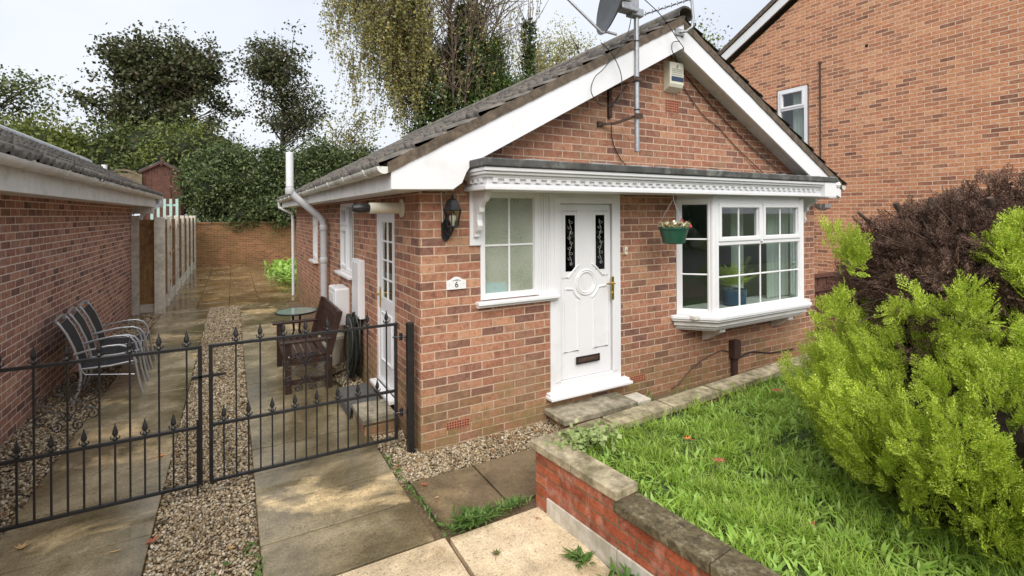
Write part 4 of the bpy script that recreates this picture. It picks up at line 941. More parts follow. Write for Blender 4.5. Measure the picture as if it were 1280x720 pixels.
BN.scale = (1, 1, .92)
TB_ = thing('garden_table', 'small round glass topped garden table behind the wooden bench', 'table', (.79, 7.66, 0))
m = MB(); m.lathe([(0, .625), (.27, .625), (.272, .632), (0, .632)], (.79, 7.66, 0), 40); m.build('tabletop', M['tableglass'], TB_)
m = MB(); m.tube([(.79+.272*math.cos(a), 7.66+.272*math.sin(a), .622) for a in np.linspace(0, 2*math.pi, 41)[:-1]], .013, 8, closed=True); m.tube([(.79+.08*math.cos(a), 7.66+.08*math.sin(a), .60) for a in np.linspace(0, 2*math.pi, 25)[:-1]], .008, 6, closed=True)
for a in (.4, 2.5, 4.6): m.tube([(.79+.27*math.cos(a), 7.66+.27*math.sin(a), .615), (.79+.08*math.cos(a), 7.66+.08*math.sin(a), .60)], .008, 6)
m.build('rim', M['black'], TB_, smooth=True)
for k in range(4):
    a = .6+k*math.pi/2; m = MB(); c, s = math.cos(a), math.sin(a)
    m.tube([(.79+c*.07, 7.66+s*.07, .61), (.79+c*.05, 7.66+s*.05, .35), (.79+c*.22, 7.66+s*.22, .0)], .012, 8); m.build('leg', M['black'], TB_, smooth=True)

def garden_chair(label):
    t = thing('garden_chair', label, 'chair', (0, 0, 0), 'silver framed garden chairs standing in a row by the garage wall')
    W_ = .50
    for b in (0, W_):
        m = MB(); prof = [(-.02, 0), (.035, .16), (.055, .32), (.045, .45), (.0, .66), (-.06, .84), (-.115, .955), (-.14, .99)]
        pts = [(a, b, z) for a, z in prof]
        m.tube(pts, .0135, 10); m.build('rear_leg', M['silver'], t, smooth=True)
        m = MB(); prof = [(.60, 0), (.56, .2), (.53, .42), (.50, .55), (.46, .615), (.39, .65), (.28, .655), (.12, .63), (-.0, .60)]
        m.tube([(a, b-.03 if b == 0 else b+.03, z) for a, z in prof], .0125, 10); m.build('armrest', M['silver'], t, smooth=True)
    m = MB(); m.tube([(-.14, 0, .99), (-.155, .03, 1.01), (-.155, W_/2, 1.015), (-.155, W_-.03, 1.01), (-.14, W_, .99)], .013, 8); m.build('top_rail', M['silver'], t, smooth=True)
    m = MB()
    for z, a in ((.41, .05), (.43, .52)): m.tube([(a, -.02, z), (a, W_+.02, z)], .011, 8)
    for b in (0, W_): m.tube([(.05, b, .41), (.30, b, .405), (.54, b, .43)], .012, 8); m.tube([(.05, b, .41), (.09, b, .34), (.52, b, .26)], .007, 6)
    m.build('frame', M['silver'], t, smooth=True)
    m = MB(); P_ = [(.05, .43), (.0, .66), (-.055, .83), (-.115, .95)]
    for i in range(3): m.prism([P_[i], P_[i+1], (P_[i+1][0]+.006, P_[i+1][1]+.002), (P_[i][0]+.006, P_[i][1]+.002)], .012, W_-.012, 'y')
    m.build('backrest', M['sling'], t)
    m = MB(); m.prism([(.05, .42), (.28, .405), (.54, .435), (.54, .441), (.28, .411), (.05, .426)], .012, W_-.012, 'y'); m.build('seat', M['sling'], t)
    for b in (.03, W_-.03): 
        m = MB(); m.box(-.153, -.125, b-.02, b+.02, .96, 1.0); m.build('corner_bracket', M['galv'], t)
    return t
def place(t, loc, rot):
    t.location = loc; t.rotation_euler = (0, 0, rot)
ch0 = garden_chair('nearest of three silver framed black garden chairs by the garage wall')
def dup(t, label):
    r_ = t.copy(); COL.objects.link(r_); r_['label'] = label
    for c in t.children: d_ = c.copy(); COL.objects.link(d_); d_.parent = r_
    return r_
ch1 = dup(ch0, 'middle one of the three silver framed garden chairs'); ch2 = dup(ch0, 'farthest of the three silver garden chairs, nearest the wooden side gate')
rot = R(5)
place(ch0, (-1.47, 6.84, 0), rot); place(ch1, (-1.48, 7.36, 0), rot+.03); place(ch2, (-1.50, 7.88, 0), rot-.03)
for c_ in (ch0, ch1, ch2): c_.scale = (.98, .92, .90)

# ================================================================ fixtures
m = MB(TS); m.box(6.82, 7.3, .002, .20, .52, 1.02); o = m.build('meter_box', M['white'], None, bevel=.02, loc=(1.3, 7.05, .52)); setp(o, 'squat white meter box low on the side wall behind the bench', 'meter box')
m = MB(TS); m.box(6.9, 7.22, .2, .206, .60, .95); d_ = m.build('door', M['white'], o, bevel=.004)
m = MB(TS); m.box(5.95, 6.35, .002, .07, .76, 1.46); o = m.build('meter_box', M['white'], None, bevel=.01, loc=(1.33, 6.15, .76)); setp(o, 'tall flat white meter box beside the side door', 'meter box')
m = MB(TS); m.box(5.98, 6.32, .07, .082, .79, 1.43); m.build('door', M['white'], o, bevel=.004)
# hose hung as a long coil
m = MB(); rng = random.Random(8)
for k in range(17):
    yc = 6.15+rng.uniform(-.07, .07); xx = 1.335-rng.uniform(0, .13); hw = rng.uniform(.07, .17); zt2 = .80+rng.uniform(-.04, .03); zb2 = rng.uniform(.03, .22)
    pts = []
    for q in range(28):
        a = 2*math.pi*q/28; sq = math.sin(a); pts.append((xx+.015*math.cos(2*a+k), yc+hw*math.cos(a)*(1-.35*sq), (zt2+zb2)/2+(zt2-zb2)/2*sq))
    m.tube(pts, .0105, 6, closed=True)
m.tube([(1.27, 6.22, .72), (1.25, 6.1, .70), (1.27, 6.0, .72)], .012, 6); m.tube([(1.3, 6.3, .1), (1.15, 6.5, .012), (1.0, 6.3, .012), (1.1, 6.0, .012), (1.25, 6.1, .2)], .0105, 6)
o = m.build('garden_hose', M['hose'], None, smooth=True, loc=(1.3, 6.15, .05)); setp(o, 'dark coiled garden hose hanging on the side wall by the white door', 'hose')
m = MB(); m.lathe([(.10, 0), (.15, .34), (.165, .34), (.165, .38), (.145, .38), (.14, .33), (0, .33)], (1.16, 6.98, 0), 24); o = m.build('plant_pot', M['cream'], None, smooth=True, loc=(1.16, 6.98, 0)); setp(o, 'pale plant pot between the bench and the hose', 'plant pot')
# lantern
LN = thing('wall_lantern', 'black coach lantern on the brick wall above the number plaque', 'lamp', (1.60, 3.98, 1.85))
lx, ly = 1.62, 3.87
m = MB(); m.prism([(1.565, 1.80), (1.60, 1.765), (1.635, 1.80), (1.64, 1.92), (1.60, 1.965), (1.56, 1.92)], 3.965, 3.988, 'y'); m.tube([(1.60, 3.97, 1.86), (1.60, 3.93, 1.83), (1.61, 3.89, 1.83), (lx, ly, 1.865), (lx, ly, 1.89)], [.014, .018, .014, .012, .016], 8); m.build('bracket', M['black'], LN, smooth=True)
m = MB(); m.lathe([(.045, 1.885), (.052, 1.895), (.05, 1.905)], (lx, ly, 0), 6); m.lathe([(.085, 2.03), (.09, 2.038), (.07, 2.06), (.062, 2.09), (.045, 2.12), (.02, 2.135), (.008, 2.14), (.012, 2.155), (.003, 2.175)], (lx, ly, 0), 6)
for k in range(6): a = 2*math.pi*(k)/6; m.tube([(lx+.048*math.cos(a), ly+.048*math.sin(a), 1.9), (lx+.077*math.cos(a), ly+.077*math.sin(a), 2.035)], .005, 5)
m.build('lantern_frame', M['black'], LN)
m = MB(); m.lathe([(.044, 1.9), (.072, 2.032)], (lx, ly, 0), 6); m.build('glass', M['lampglass'], LN)
m = MB(); m.lathe([(.014, 1.9), (.016, 1.93), (.03, 1.96), (.03, 1.985), (.0, 2.01)], (lx, ly, 0), 12); m.build('bulb', M['white'], LN, smooth=True)
m = MB(); m.tube([(1.56, 3.98, 2.19), (1.565, 3.98, 2.1), (1.573, 3.98, 2.0), (1.575, 3.98, 1.9)], .005, 6); o = m.build('lamp_cable', M['white_cable'], None, loc=(1.57, 3.98, 2)); setp(o, 'white cable running up beside the wall lantern', 'cable')
# number plaque
pq = MB(); pz = 1.345
prof = [(1.605, pz), (1.79, pz), (1.79, pz+.075)]+[(1.6975+.0925*u, pz+.075+.035*.5*(1+math.cos(math.pi*u))) for u in np.linspace(.85, -.85, 15)]+[(1.605, pz+.075)]
pq.prism(prof, 3.975, 3.988, 'y'); o = pq.build('number_plaque', M['white'], None, bevel=.003, loc=(1.7, 3.98, pz)); setp(o, 'small white arched house number plaque reading 6', 'house sign')
def text(s, size, loc, mat, parent, name='numeral', rot=(R(90), 0, 0), depth=.001):
    cu = bpy.data.curves.new(name, 'FONT'); cu.body = s; cu.size = size; cu.extrude = depth; cu.align_x = 'CENTER'; cu.align_y = 'CENTER'
    t = bpy.data.objects.new(name+'_tmp', cu); COL.objects.link(t); bpy.context.view_layer.update()
    me = bpy.data.meshes.new_from_object(t.evaluated_get(bpy.context.evaluated_depsgraph_get())); me.name = name; bpy.data.objects.remove(t)
    from mathutils import Euler
    me.transform(Matrix.Translation(loc) @ Euler(rot).to_matrix().to_4x4()); me.materials.clear(); return link(name, me, M[mat], parent)
text('6', .072, (1.6975, 3.9735, pz+.04), 'black', o)
m = MB(); m.tube([(1.66, 3.974, pz+.077), (1.6975, 3.974, pz+.086), (1.735, 3.974, pz+.077)], .003, 5); m.tube([(1.675, 3.974, pz+.083), (1.6975, 3.974, pz+.079), (1.72, 3.974, pz+.083)], .003, 5); m.build('emblem', M['grey_print'], o)
m = MB()
for x in (1.63, 1.765): m.lathe([(.004, 0), (.003, .002)], (x, 3.9745, pz+.045), 8, T=Matrix.Rotation(R(90), 4, 'X'))
m.build('screw', M['galv'], o)
m = MB(); m.box(3.64, 3.675, 3.965, 3.988, 1.56, 1.64, 0); m.box(3.65, 3.665, 3.96, 3.965, 1.59, 1.61, 1); o = m.build('door_bell', [M['cream'], M['brass']], None, loc=(3.66, 3.98, 1.56), bevel=.003); setp(o, 'tiny cream door bell push right of the front door', 'door bell')
# alarm box
AB = MB(); AB.prism([(3.988, 3.37), (3.90, 3.415), (3.885, 3.45), (3.885, 3.69), (3.988, 3.73)], 4.24, 4.46, 'x'); o = AB.build('alarm_box', M['cream'], None, bevel=.008, loc=(4.35, 3.98, 3.37)); setp(o, 'cream burglar alarm box with dark blue stripe high on the gable', 'alarm box')
m = MB(); m.box(4.262, 4.448, 3.881, 3.8845, 3.478, 3.53); m.build('stripe', M['navy'], o)
m = MB(); rng = random.Random(2)
for r_, z in enumerate((3.607, 3.588, 3.569, 3.545)):
    x = 4.275 if r_ < 3 else 4.265
    while x < 4.43: w_ = rng.uniform(.008, .02); m.box(x, x+w_, 3.8825, 3.8845, z, z+.010); x += w_+.006
m.tube([(4.34, 3.883, 3.63), (4.35, 3.883, 3.655), (4.37, 3.883, 3.665), (4.36, 3.883, 3.645), (4.355, 3.883, 3.625)], .005, 5); m.build('printing', M['grey_print'], o)
# mast, dish, aerial
MX, MY = 3.60, 3.74
MS = thing('aerial_mast', 'galvanised mast pole clamped to the gable with two rusty brackets', 'mast', (MX, MY, 2.63))
m = MB(); m.lathe([(.026, 2.63), (.026, 5.1), (.024, 5.1), (.024, 2.63)], (MX, MY, 0), 16); m.build('pole', M['galv'], MS, smooth=True)
m = MB()
for z in (3.34, 3.05, 3.75, 4.05): m.lathe([(.029, z), (.029, z+.012)], (MX, MY, 0), 12)
m.build('band', M['black'], MS)
m = MB(); m.box(3.42, 3.46, 3.955, 3.988, 3.0, 3.33); m.tube([(3.44, 3.97, 3.31), (MX-.02, MY, 3.36)], .014, 4); m.tube([(3.44, 3.965, 3.1), (3.54, 3.82, 3.32)], .012, 4); m.box(MX-.05, MX+.045, MY-.04, MY-.03, 3.345, 3.385); m.box(MX-.05, MX+.045, MY+.03, MY+.04, 3.345, 3.385); m.tube([(3.30, 3.98, 3.33), (3.44, 3.97, 3.31)], .012, 4); m.build('bracket', M['rust'], MS)
m = MB(); m.box(3.28, 3.34, 3.96, 3.988, 2.90, 2.95); m.tube([(3.30, 3.975, 2.92), (3.44, 3.90, 2.93), (MX-.02, MY, 2.99)], .018, 4); m.box(MX-.06, MX+.045, MY-.04, MY-.03, 2.965, 3.015); m.build('bracket', M['rust'], MS)
DSH = thing('satellite_dish', 'dark grey satellite dish fixed to the mast above the roof, seen edge on', 'satellite dish', (3.35, 3.74, 4.1))
dn = Vector((-.93, .34, .2)).normalized(); dc = Vector((3.28, 3.62, 4.13)); RT = dn.to_track_quat('Z', 'Y').to_matrix().to_4x4()
m = MB(); prof = [(.0, .0), (.1, .005), (.2, .02), (.3, .045), (.40, .08), (.41, .085), (.41, .078), (.4, .07), (.3, .035), (.2, .01), (.1, -.006), (0, -.012)]
m.lathe(prof, tuple(dc), 40, T=RT); m.build('reflector', M['dish'], DSH, smooth=True)
down = Vector((0, 0, -1)); down = (down-dn*down.dot(dn)).normalized()
p0 = dc+down*.40+dn*.06; p1 = dc+dn*.62+down*.12
m = MB(); m.tube([p0-dn*.1, p0, p0+dn*.05+down*.02, p1], .013, 8); m.build('feed_arm', M['galv'], DSH)
m = MB(); m.tube([p1-dn*.02, p1+dn*.03], .022, 8); m.tube([p1-dn*.09+Vector((0, 0, .035)), p1+dn*.04+Vector((0, 0, .045))], [.032, .024], 12); m.build('receiver', M['galv'], DSH)
m = MB(); m.box(3.34, 3.56, 3.66, 3.78, 4.02, 4.2); m.box(3.5, 3.66, 3.69, 3.79, 4.0, 4.08); m.tube([dc, Vector((3.6, 3.74, 4.1))], .03, 8); m.build('clamp', M['galv'], DSH, bevel=.01)
AE = thing('tv_aerial', 'television aerial boom with short rods beside the mast above the roof', 'aerial', (MX, MY, 4.05))
a0 = Vector((3.64, 3.72, 4.02)); a1 = Vector((4.75, 3.66, 4.50))
m = MB(); m.tube([a0, a1], .009, 6); m.build('boom', M['galv'], AE)
for k in range(12):
    p_ = a0.lerp(a1, .06+.08*k); m = MB(); m.tube([p_+Vector((.0, -.06, 0)), p_+Vector((.0, .06, 0))], .004, 5); m.tube([p_+Vector((0, 0, -.02)), p_+Vector((0, 0, .025))], .004, 5); m.build('rod', M['black'], AE)
m = MB(); m.tube([(4.22, 3.75, 3.97), (4.27, 3.68, 3.96), (4.31, 3.64, 4.0), (4.32, 3.63, 4.1), (4.29, 3.63, 4.32), (4.29, 3.63, 4.9)], .016, 8); m.box(4.17, 4.3, 3.735, 3.752, 3.93, 4.0); o = m.build('aerial_bracket', M['galv'], None, smooth=True, loc=(4.25, 3.7, 4)); setp(o, 'curved grey pole bracket at the peak of the white barge boards', 'bracket')
def cab(name, pts, r_, mat, label, n=6, sub=6):
    P_ = [Vector(p) for p in pts]; Q = []
    for i in range(len(P_)-1):
        a, b, c, d = P_[max(0, i-1)], P_[i], P_[i+1], P_[min(len(P_)-1, i+2)]
        for k in range(sub):
            t = k/sub; Q.append(.5*((2*b)+(c-a)*t+(2*a-5*b+4*c-d)*t*t+(3*b-a-3*c+d)*t**3))
    Q.append(P_[-1]); m = MB(); m.tube(Q, r_, n); o = m.build(name, M[mat], None, smooth=True, loc=tuple(P_[0])); setp(o, label, 'cable'); return o
cab('cable', [(4.28, 3.74, 3.93), (4.34, 3.96, 3.78), (4.45, 3.975, 3.6), (4.62, 3.975, 3.40), (4.9, 3.975, 3.16), (5.15, 3.975, 3.05), (5.5, 3.975, 2.82), (6.05, 3.96, 2.5)], .0055, 'brown_cable', 'brown cable sagging down the gable below the alarm box')
cab('cable', [(4.28, 3.74, 3.93), (4.42, 3.96, 3.75), (5.05, 3.97, 3.28), (5.9, 3.97, 2.78), (6.5, 3.96, 2.5)], .0055, 'cable', 'thin black cable running straight down the right of the gable')
cab('cable', [(3.44, 3.95, 2.92), (3.47, 3.97, 2.78), (3.55, 3.97, 2.62), (3.68, 3.96, 2.5), (3.9, 3.94, 2.475)], .005, 'cable', 'short black cable below the lower mast bracket')
cab('cable', [(3.5, 3.7, 4.0), (3.42, 3.70, 3.75), (3.15, 3.70, 3.42), (3.02, 3.70, 3.30), (2.98, 3.70, 3.15), (3.12, 3.70, 3.04), (3.32, 3.70, 3.12), (3.36, 3.70, 3.35), (3.25, 3.70, 3.55), (3.1, 3.70, 3.65)], .0045, 'cable', 'black cable looping down from the satellite dish across the barge board')
cab('cable', [(3.6, 3.68, 4.2), (3.9, 3.68, 4.05), (4.15, 3.69, 3.85), (4.27, 3.72, 3.78), (4.2, 3.72, 3.68), (4.1, 3.72, 3.72), (4.1, 3.72, 3.82), (4.22, 3.73, 3.86)], .0045, 'cable', 'black cable stretched from the mast to the gable peak')
cab('cable', [(4.34, 3.985, .0), (4.45, 3.98, .03), (4.55, 3.98, .1), (4.72, 3.98, .2), (4.95, 3.98, .27), (5.2, 3.98, .31), (5.34, 3.975, .28)], .006, 'brown_cable', 'brown cable curving along the wall to the electric box')
cab('cable', [(5.42, 3.97, .12), (5.55, 3.97, .18), (5.8, 3.98, .21), (6.2, 3.98, .14), (6.7, 3.98, .12)], .008, 'cable', 'black cable along the wall right of the electric box')
m = MB(); m.box(5.35, 5.47, 3.90, 3.988, .20, .42); m.box(5.37, 5.45, 3.93, 3.97, -.02, .2); o = m.build('electric_box', M['brownbox'], None, bevel=.006, loc=(5.4, 3.95, 0)); setp(o, 'brown electric box on a short duct below the bay window', 'electric box')
m = MB(); m.box(7.24, 7.42, 3.9, 4.0, 2.06, 2.12); m.prism([(3.84, 2.06), (3.92, 2.02), (3.98, 2.06), (3.98, 2.12), (3.84, 2.12)], 7.26, 7.40, 'x'); o = m.build('flood_light', M['galv'], None, bevel=.006, loc=(7.3, 3.9, 2.05)); setp(o, 'small grey flood light at the right corner of the bungalow', 'lamp')
m = MB(); m.lathe([(0, -.045), (.03, -.035), (.045, 0), (.03, .035), (0, .045)], (6.99, 3.55, 2.36), 14); m.tube([(6.86, 3.55, 2.36), (6.96, 3.55, 2.36)], .012, 8); o = m.build('sensor', M['white'], None, smooth=True, loc=(6.95, 3.55, 2.36)); setp(o, 'small white round sensor at the right end of the canopy', 'sensor')
# hanging basket
HB = thing('hanging_basket', 'green plastic hanging basket with fading flowers left of the bay window', 'hanging basket', (4.0, 3.63, 1.7)); hx, hy = 4.0, 3.63
m = MB(); m.lathe([(.0, 1.68), (.095, 1.68), (.11, 1.69), (.145, 1.83), (.155, 1.835), (.155, 1.855), (.14, 1.855), (.135, 1.82), (0, 1.82)], (hx, hy, 0), 28); m.build('basket', M['basket'], HB, smooth=True)
m = MB()
for a in (.3, 2.4, 4.5): m.tube([(hx+.165*math.cos(a), hy+.165*math.sin(a), 1.85), (hx+.01*math.cos(a), hy+.01*math.sin(a), 2.13)], .002, 4)
m.tube([(hx, hy, 2.13), (hx, hy, 2.2)], .004, 5); m.build('chain', M['galv'], HB)
rng = np.random.RandomState(9); n = 160; a = rng.rand(n)*6.28; rr = np.sqrt(rng.rand(n))*.165
V, F = leafquads(np.stack([hx+rr*np.cos(a), hy+rr*np.sin(a), 1.85+rng.rand(n)*.055-.04*(rr > .17)], 1), .04, rng, 1); arr_mesh('foliage', V, F, M['flower_dry'], HB)
for mt, spots in (('petal_red', [(.17, -.02, 1.89), (.2, .01, 1.87), (.165, .04, 1.915), (.22, -.03, 1.86)]), ('petal_white', [(-.07, -.08, 1.9), (.02, -.12, 1.88), (-.12, -.02, 1.89), (.09, -.1, 1.9)])):
    for (dx, dy, z) in spots:
        n = 9; V, F = leafquads(np.array([[hx+dx, hy+dy, z]])+rng.randn(n, 3)*.008, .03, rng, 1, .9); arr_mesh('flower', V, F, M[mt], HB)
# potted palm inside the bay
m = MB(); m.lathe([(0, .85), (.11, .85), (.135, .87), (.14, 1.02), (.145, 1.05), (.13, 1.05), (.125, 1.03), (0, 1.03)], (5.44, 3.97, 0), 28); pt = m.build('potted_palm', M['blue_pot'], None, smooth=True, loc=(5.44, 3.97, .85)); setp(pt, 'blue glazed pot with small palm on the bay window board', 'potted plant')
rng = np.random.RandomState(12); Vs = []; Fs = []; b = 0
for k in range(24):
    az = rng.uniform(0, 6.28); el = rng.uniform(.6, 1.4); L_ = rng.uniform(.34, .58); d0 = np.array([math.cos(az)*math.cos(el), math.sin(az)*math.cos(el)*.5, math.sin(el)])
    sd_ = np.cross(d0, [0, 0, 1]); sd_ /= np.linalg.norm(sd_)+1e-6
    for q in range(11):
        t = .25+.75*q/10; c = np.array([5.44, 3.97, 1.04])+d0*L_*t+np.array([0, 0, -.12*t*t])
        for s in (-1, 1):
            tip = c+sd_*s*.085*(1.15-t*.7)+d0*.05+np.array([0, 0, -.02]); w_ = d0*.007
            Vs += [c-w_, c+w_, tip]; Fs.append((b, b+1, b+2)); b += 3
M['palm'] = leafmat('palm leaves', [(.4, .5, .05), (.6, .68, .12), (.5, .6, .08)], .4, .4)
arr_mesh('foliage', np.array(Vs), np.array(Fs), M['palm'], pt)
# items behind the frosted glass
M['cyan'] = plain('blue bathroom tub', (.0, .55, .95), .4)
m = MB(); m.prism([(1.985, 4.03), (2.235, 4.03), (2.245, 4.09), (1.98, 4.09)], 1.255, 1.365, 'z'); o = m.build('storage_tub', M['cyan'], None, bevel=.02, loc=(2.1, 4.06, 1.26)); setp(o, 'bright blue tub behind the frosted window', 'tub')
m = MB(); rng = random.Random(3)
for k in range(9): m.lathe([(0, -.04), (.03, -.02), (.04, .01), (0, .04)], (2.0+.028*k, 4.06, 1.41+rng.uniform(-.015, .03)), 8)
o = m.build('bundle', M['dark'], None, smooth=True, loc=(2.1, 4.08, 1.36)); setp(o, 'dark bundle lying on the blue tub behind the frosted window', 'bundle')
# timber side gate beside the bungalow
m = MB()
for k in range(11): m.box(7.262+k*.12, 7.365+k*.12, 4.08+.006*(k % 2), 4.105, .02, 1.04)
m.box(7.262, 8.6, 4.045, 4.079, .30, .38); m.box(7.262, 8.6, 4.045, 4.079, .84, .91); m.box(7.262, 8.6, 4.045, 4.12, 1.041, 1.09); m.box(8.6, 8.69, 4.03, 4.13, 0, 1.2); o = m.build('timber_gate', M['shed_wood'], None, loc=(7.9, 4.1, 0)); setp(o, 'low dark brown timber gate right of the bungalow corner', 'gate')

# ================================================================ conifer bush
def plume_template(seed=0):
    rng = np.random.RandomState(seed); V = []; F = []
    def leaf(p, d, L_, w_):
        s = np.array([-d[1], d[0], 0]); b = len(V); z = rng.uniform(-.02, .02)
        V.extend([p, p+d*L_*.45+s*w_+np.array([0, 0, z]), p+d*L_, p+d*L_*.45-s*w_-np.array([0, 0, z])]); F.append((b, b+1, b+2, b+3))
    def D2(a): return np.array([math.cos(a), math.sin(a), 0])
    for i in range(6): leaf(np.array([i*.16, 0, 0]), D2(rng.uniform(-.1, .1)), .2, .022)
    for i in range(9):
        t = .06+i*.1; s = 1 if i % 2 else -1; a = s*rng.uniform(.55, .8); L_ = .42*(1-t)**.7+.09; z = rng.uniform(-.12, .12)
        d = D2(a); d[2] = z; p0 = np.array([t, 0, 0]); k = max(2, int(L_/.085))
        for j in range(k):
            p = p0+d*L_*j/k; leaf(p, d, L_/k*1.3, .017)
            if j: leaf(p, D2(a+.65)+np.array([0, 0, z]), .12, .0145); leaf(p, D2(a-.65)+np.array([0, 0, z]), .12, .0145)
    return np.array(V), np.array(F)
TPL = [plume_template(s) for s in range(4)]
def basis(d, rng):
    n = len(d); d = d/np.linalg.norm(d, axis=1)[:, None]; r_ = rng.randn(n, 3); y = r_-np.sum(r_*d, 1)[:, None]*d; y /= np.linalg.norm(y, axis=1)[:, None]
    return np.stack([d, y, np.cross(d, y)], 2)
def plumes(name, P_, D_, size, mat, parent, rng, **kw):
    Vs = []; Fs = []; b = 0; idx = np.arange(len(P_)) % 4
    for k in range(4):
        q = idx == k; n = q.sum()
        if not n: continue
        tv, tf = TPL[k]; B = basis(D_[q], rng); sz = size*rng.uniform(.65, 1.3, n)
        V = np.einsum('nij,kj->nki', B, tv)*sz[:, None, None]+P_[q][:, None, :]
        Fs.append((tf[None]+(np.arange(n)*len(tv))[:, None, None]+b).reshape(-1, 4)); Vs.append(V.reshape(-1, 3)); b += n*len(tv)
    return arr_mesh(name, np.concatenate(Vs), np.concatenate(Fs), M[mat], parent, **kw)
rng = np.random.RandomState(77)
BU = thing('conifer_bush', 'big golden green conifer bush with dead brown top on the lawn at the right edge', 'bush', (4.25, 1.3, .4))
def lobes(cents, axes, L_, rad, per, rng):
    P_ = []; D_ = []
    for c, a in zip(cents, axes):
        t = rng.rand(per)**.8; ring = rng.randn(per, 3); ring -= (ring @ a)[:, None]*a; ring /= np.linalg.norm(ring, axis=1)[:, None]
        r_ = rad*(1-.75*t)*np.sqrt(rng.uniform(.25, 1, per))
        P_.append(c+a*(t*L_)[:, None]+ring*r_[:, None]); D_.append(a*1.0+ring*rng.uniform(.25, .65, per)[:, None]+np.array([0, 0, .2]))
    return np.concatenate(P_), np.concatenate(D_)
gc = np.array([3.76, .92, .72]); gr_ = np.array([1.03, 1.05, .58])
cs, ax = [], []
for k in range(1400):
    u = rng.randn(3); u /= np.linalg.norm(u)
    if u[2] < -.85: continue
    if u[0]*gc[0]+u[1]*gc[1] > 3.3: continue       # far side kept thinner
    p = gc+u*gr_*rng.uniform(.72, .98)
    if u[2] < 0: p[:2] = gc[:2]+(p[:2]-gc[:2])*(1+u[2]*.12)
    if p[2] < .30: continue
    p[2] = max(p[2], .38)
    if cs and min(np.linalg.norm(np.array(cs)-p, axis=1)) < .10: continue
    cs.append(p); a = u*np.array([.55, .55, .3])+np.array([0, 0, .8])+rng.randn(3)*.12; ax.append(a/np.linalg.norm(a))
P_, D_ = lobes(cs, ax, .27, .068, 30, rng)
# living tufts among the dead part
tc = [((3.30, 1.62, 1.76), 4), ((3.31, 1.62, 1.64), 5), ((3.0, 1.50, 1.36), 4), ((3.46, .93, 1.72), 8), ((3.52, .90, 1.79), 5), ((3.42, .84, 1.60), 7), ((3.15, .98, 1.47), 6), ((3.05, 1.18, 1.40), 4)]
c2, a2 = [], []
for c, n in tc:
    for k in range(n):
        d = np.array([-.6, -.15, .7])+rng.randn(3)*.45; c2.append(np.array(c)+rng.randn(3)*np.array([.045, .045, .045])); a2.append(d/np.linalg.norm(d))
Pt, Dt = lobes(c2, a2, .13, .05, 16, rng)
plumes('foliage', np.concatenate([P_, Pt]), np.concatenate([D_, Dt]), .092, 'fresh', BU, rng)
dc_ = np.array([4.06, 1.14, 1.34]); dr = np.array([.84, .82, .78]); n = 6500
u = rng.randn(n, 3); u /= np.linalg.norm(u, axis=1)[:, None]; u[:, 2] = np.where(u[:, 2] < -.3, -u[:, 2], u[:, 2])
rad_ = rng.uniform(.55, 1.0, n)**.6*(1+.1*np.sin(u[:, 0]*7+2)*np.cos(u[:, 1]*6))
P_ = dc_+u*dr*rad_[:, None]; D_ = u*.7+rng.randn(n, 3)*.75+np.array([0, 0, .25])
plumes('dead_foliage', P_, D_, .10, 'dead', BU, rng)
m = MB(); rr_ = random.Random(6)
for k in range(420):
    v = Vector([rr_.gauss(0, 1) for _ in range(3)]).normalized(); v.z = abs(v.z)
    s = Vector(dc_)+Vector((v.x*dr[0], v.y*dr[1], v.z*dr[2]))*rr_.uniform(.45, .75); e = Vector(dc_)+Vector((v.x*dr[0], v.y*dr[1], v.z*dr[2]))*rr_.uniform(.95, 1.12)
    mid = s.lerp(e, .5)+Vector((rr_.uniform(-.05, .05), rr_.uniform(-.05, .05), rr_.uniform(-.02, .07))); r0 = rr_.uniform(.003, .007)
    m.tube([s, mid, e], [r0, r0*.8, r0*.35], 5)
for (x, y, z, dx, dy, L_, r0) in ((3.80, 1.50, 1.90, -.10, .03, .16, .02), (3.86, 1.42, 1.92, .02, -.02, .17, .025), (3.65, 1.6, 1.88, -.16, .05, .12, .012), (4.0, .95, 1.9, .05, -.04, .24, .045), (3.95, 1.12, 1.9, -.1, 0, .18, .018)):
    m.tube([(x, y, z-.4), (x, y, z), (x+dx, y+dy, z+L_)], [r0*1.1, r0, r0*.85], 8)
m.build('dead_branches', M['twig'], BU)
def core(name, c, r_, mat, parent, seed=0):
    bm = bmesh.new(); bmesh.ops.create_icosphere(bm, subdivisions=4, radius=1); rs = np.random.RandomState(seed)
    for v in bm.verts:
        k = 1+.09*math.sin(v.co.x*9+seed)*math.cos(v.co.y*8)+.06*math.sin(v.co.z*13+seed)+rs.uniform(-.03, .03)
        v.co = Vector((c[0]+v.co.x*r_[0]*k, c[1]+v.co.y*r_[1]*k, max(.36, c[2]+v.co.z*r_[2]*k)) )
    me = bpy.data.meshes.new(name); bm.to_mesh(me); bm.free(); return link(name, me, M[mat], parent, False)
M['inner'] = plain('shaded dead inside', (.03, .018, .012), .95, .6, 40, bump=1)
core('shaded_core', gc, gr_*.76, 'inner', BU, 1); core('shaded_core', dc_, dr*.66, 'inner', BU, 2)  # solid dead-brown cores, coloured dark so gaps between sprays look shaded
m = MB(); m.tube([(3.95, 1.05, .3), (3.97, 1.07, 1.0), (4.05, 1.1, 1.8)], [.07, .06, .04], 10); m.build('trunk', M['bark'], BU)

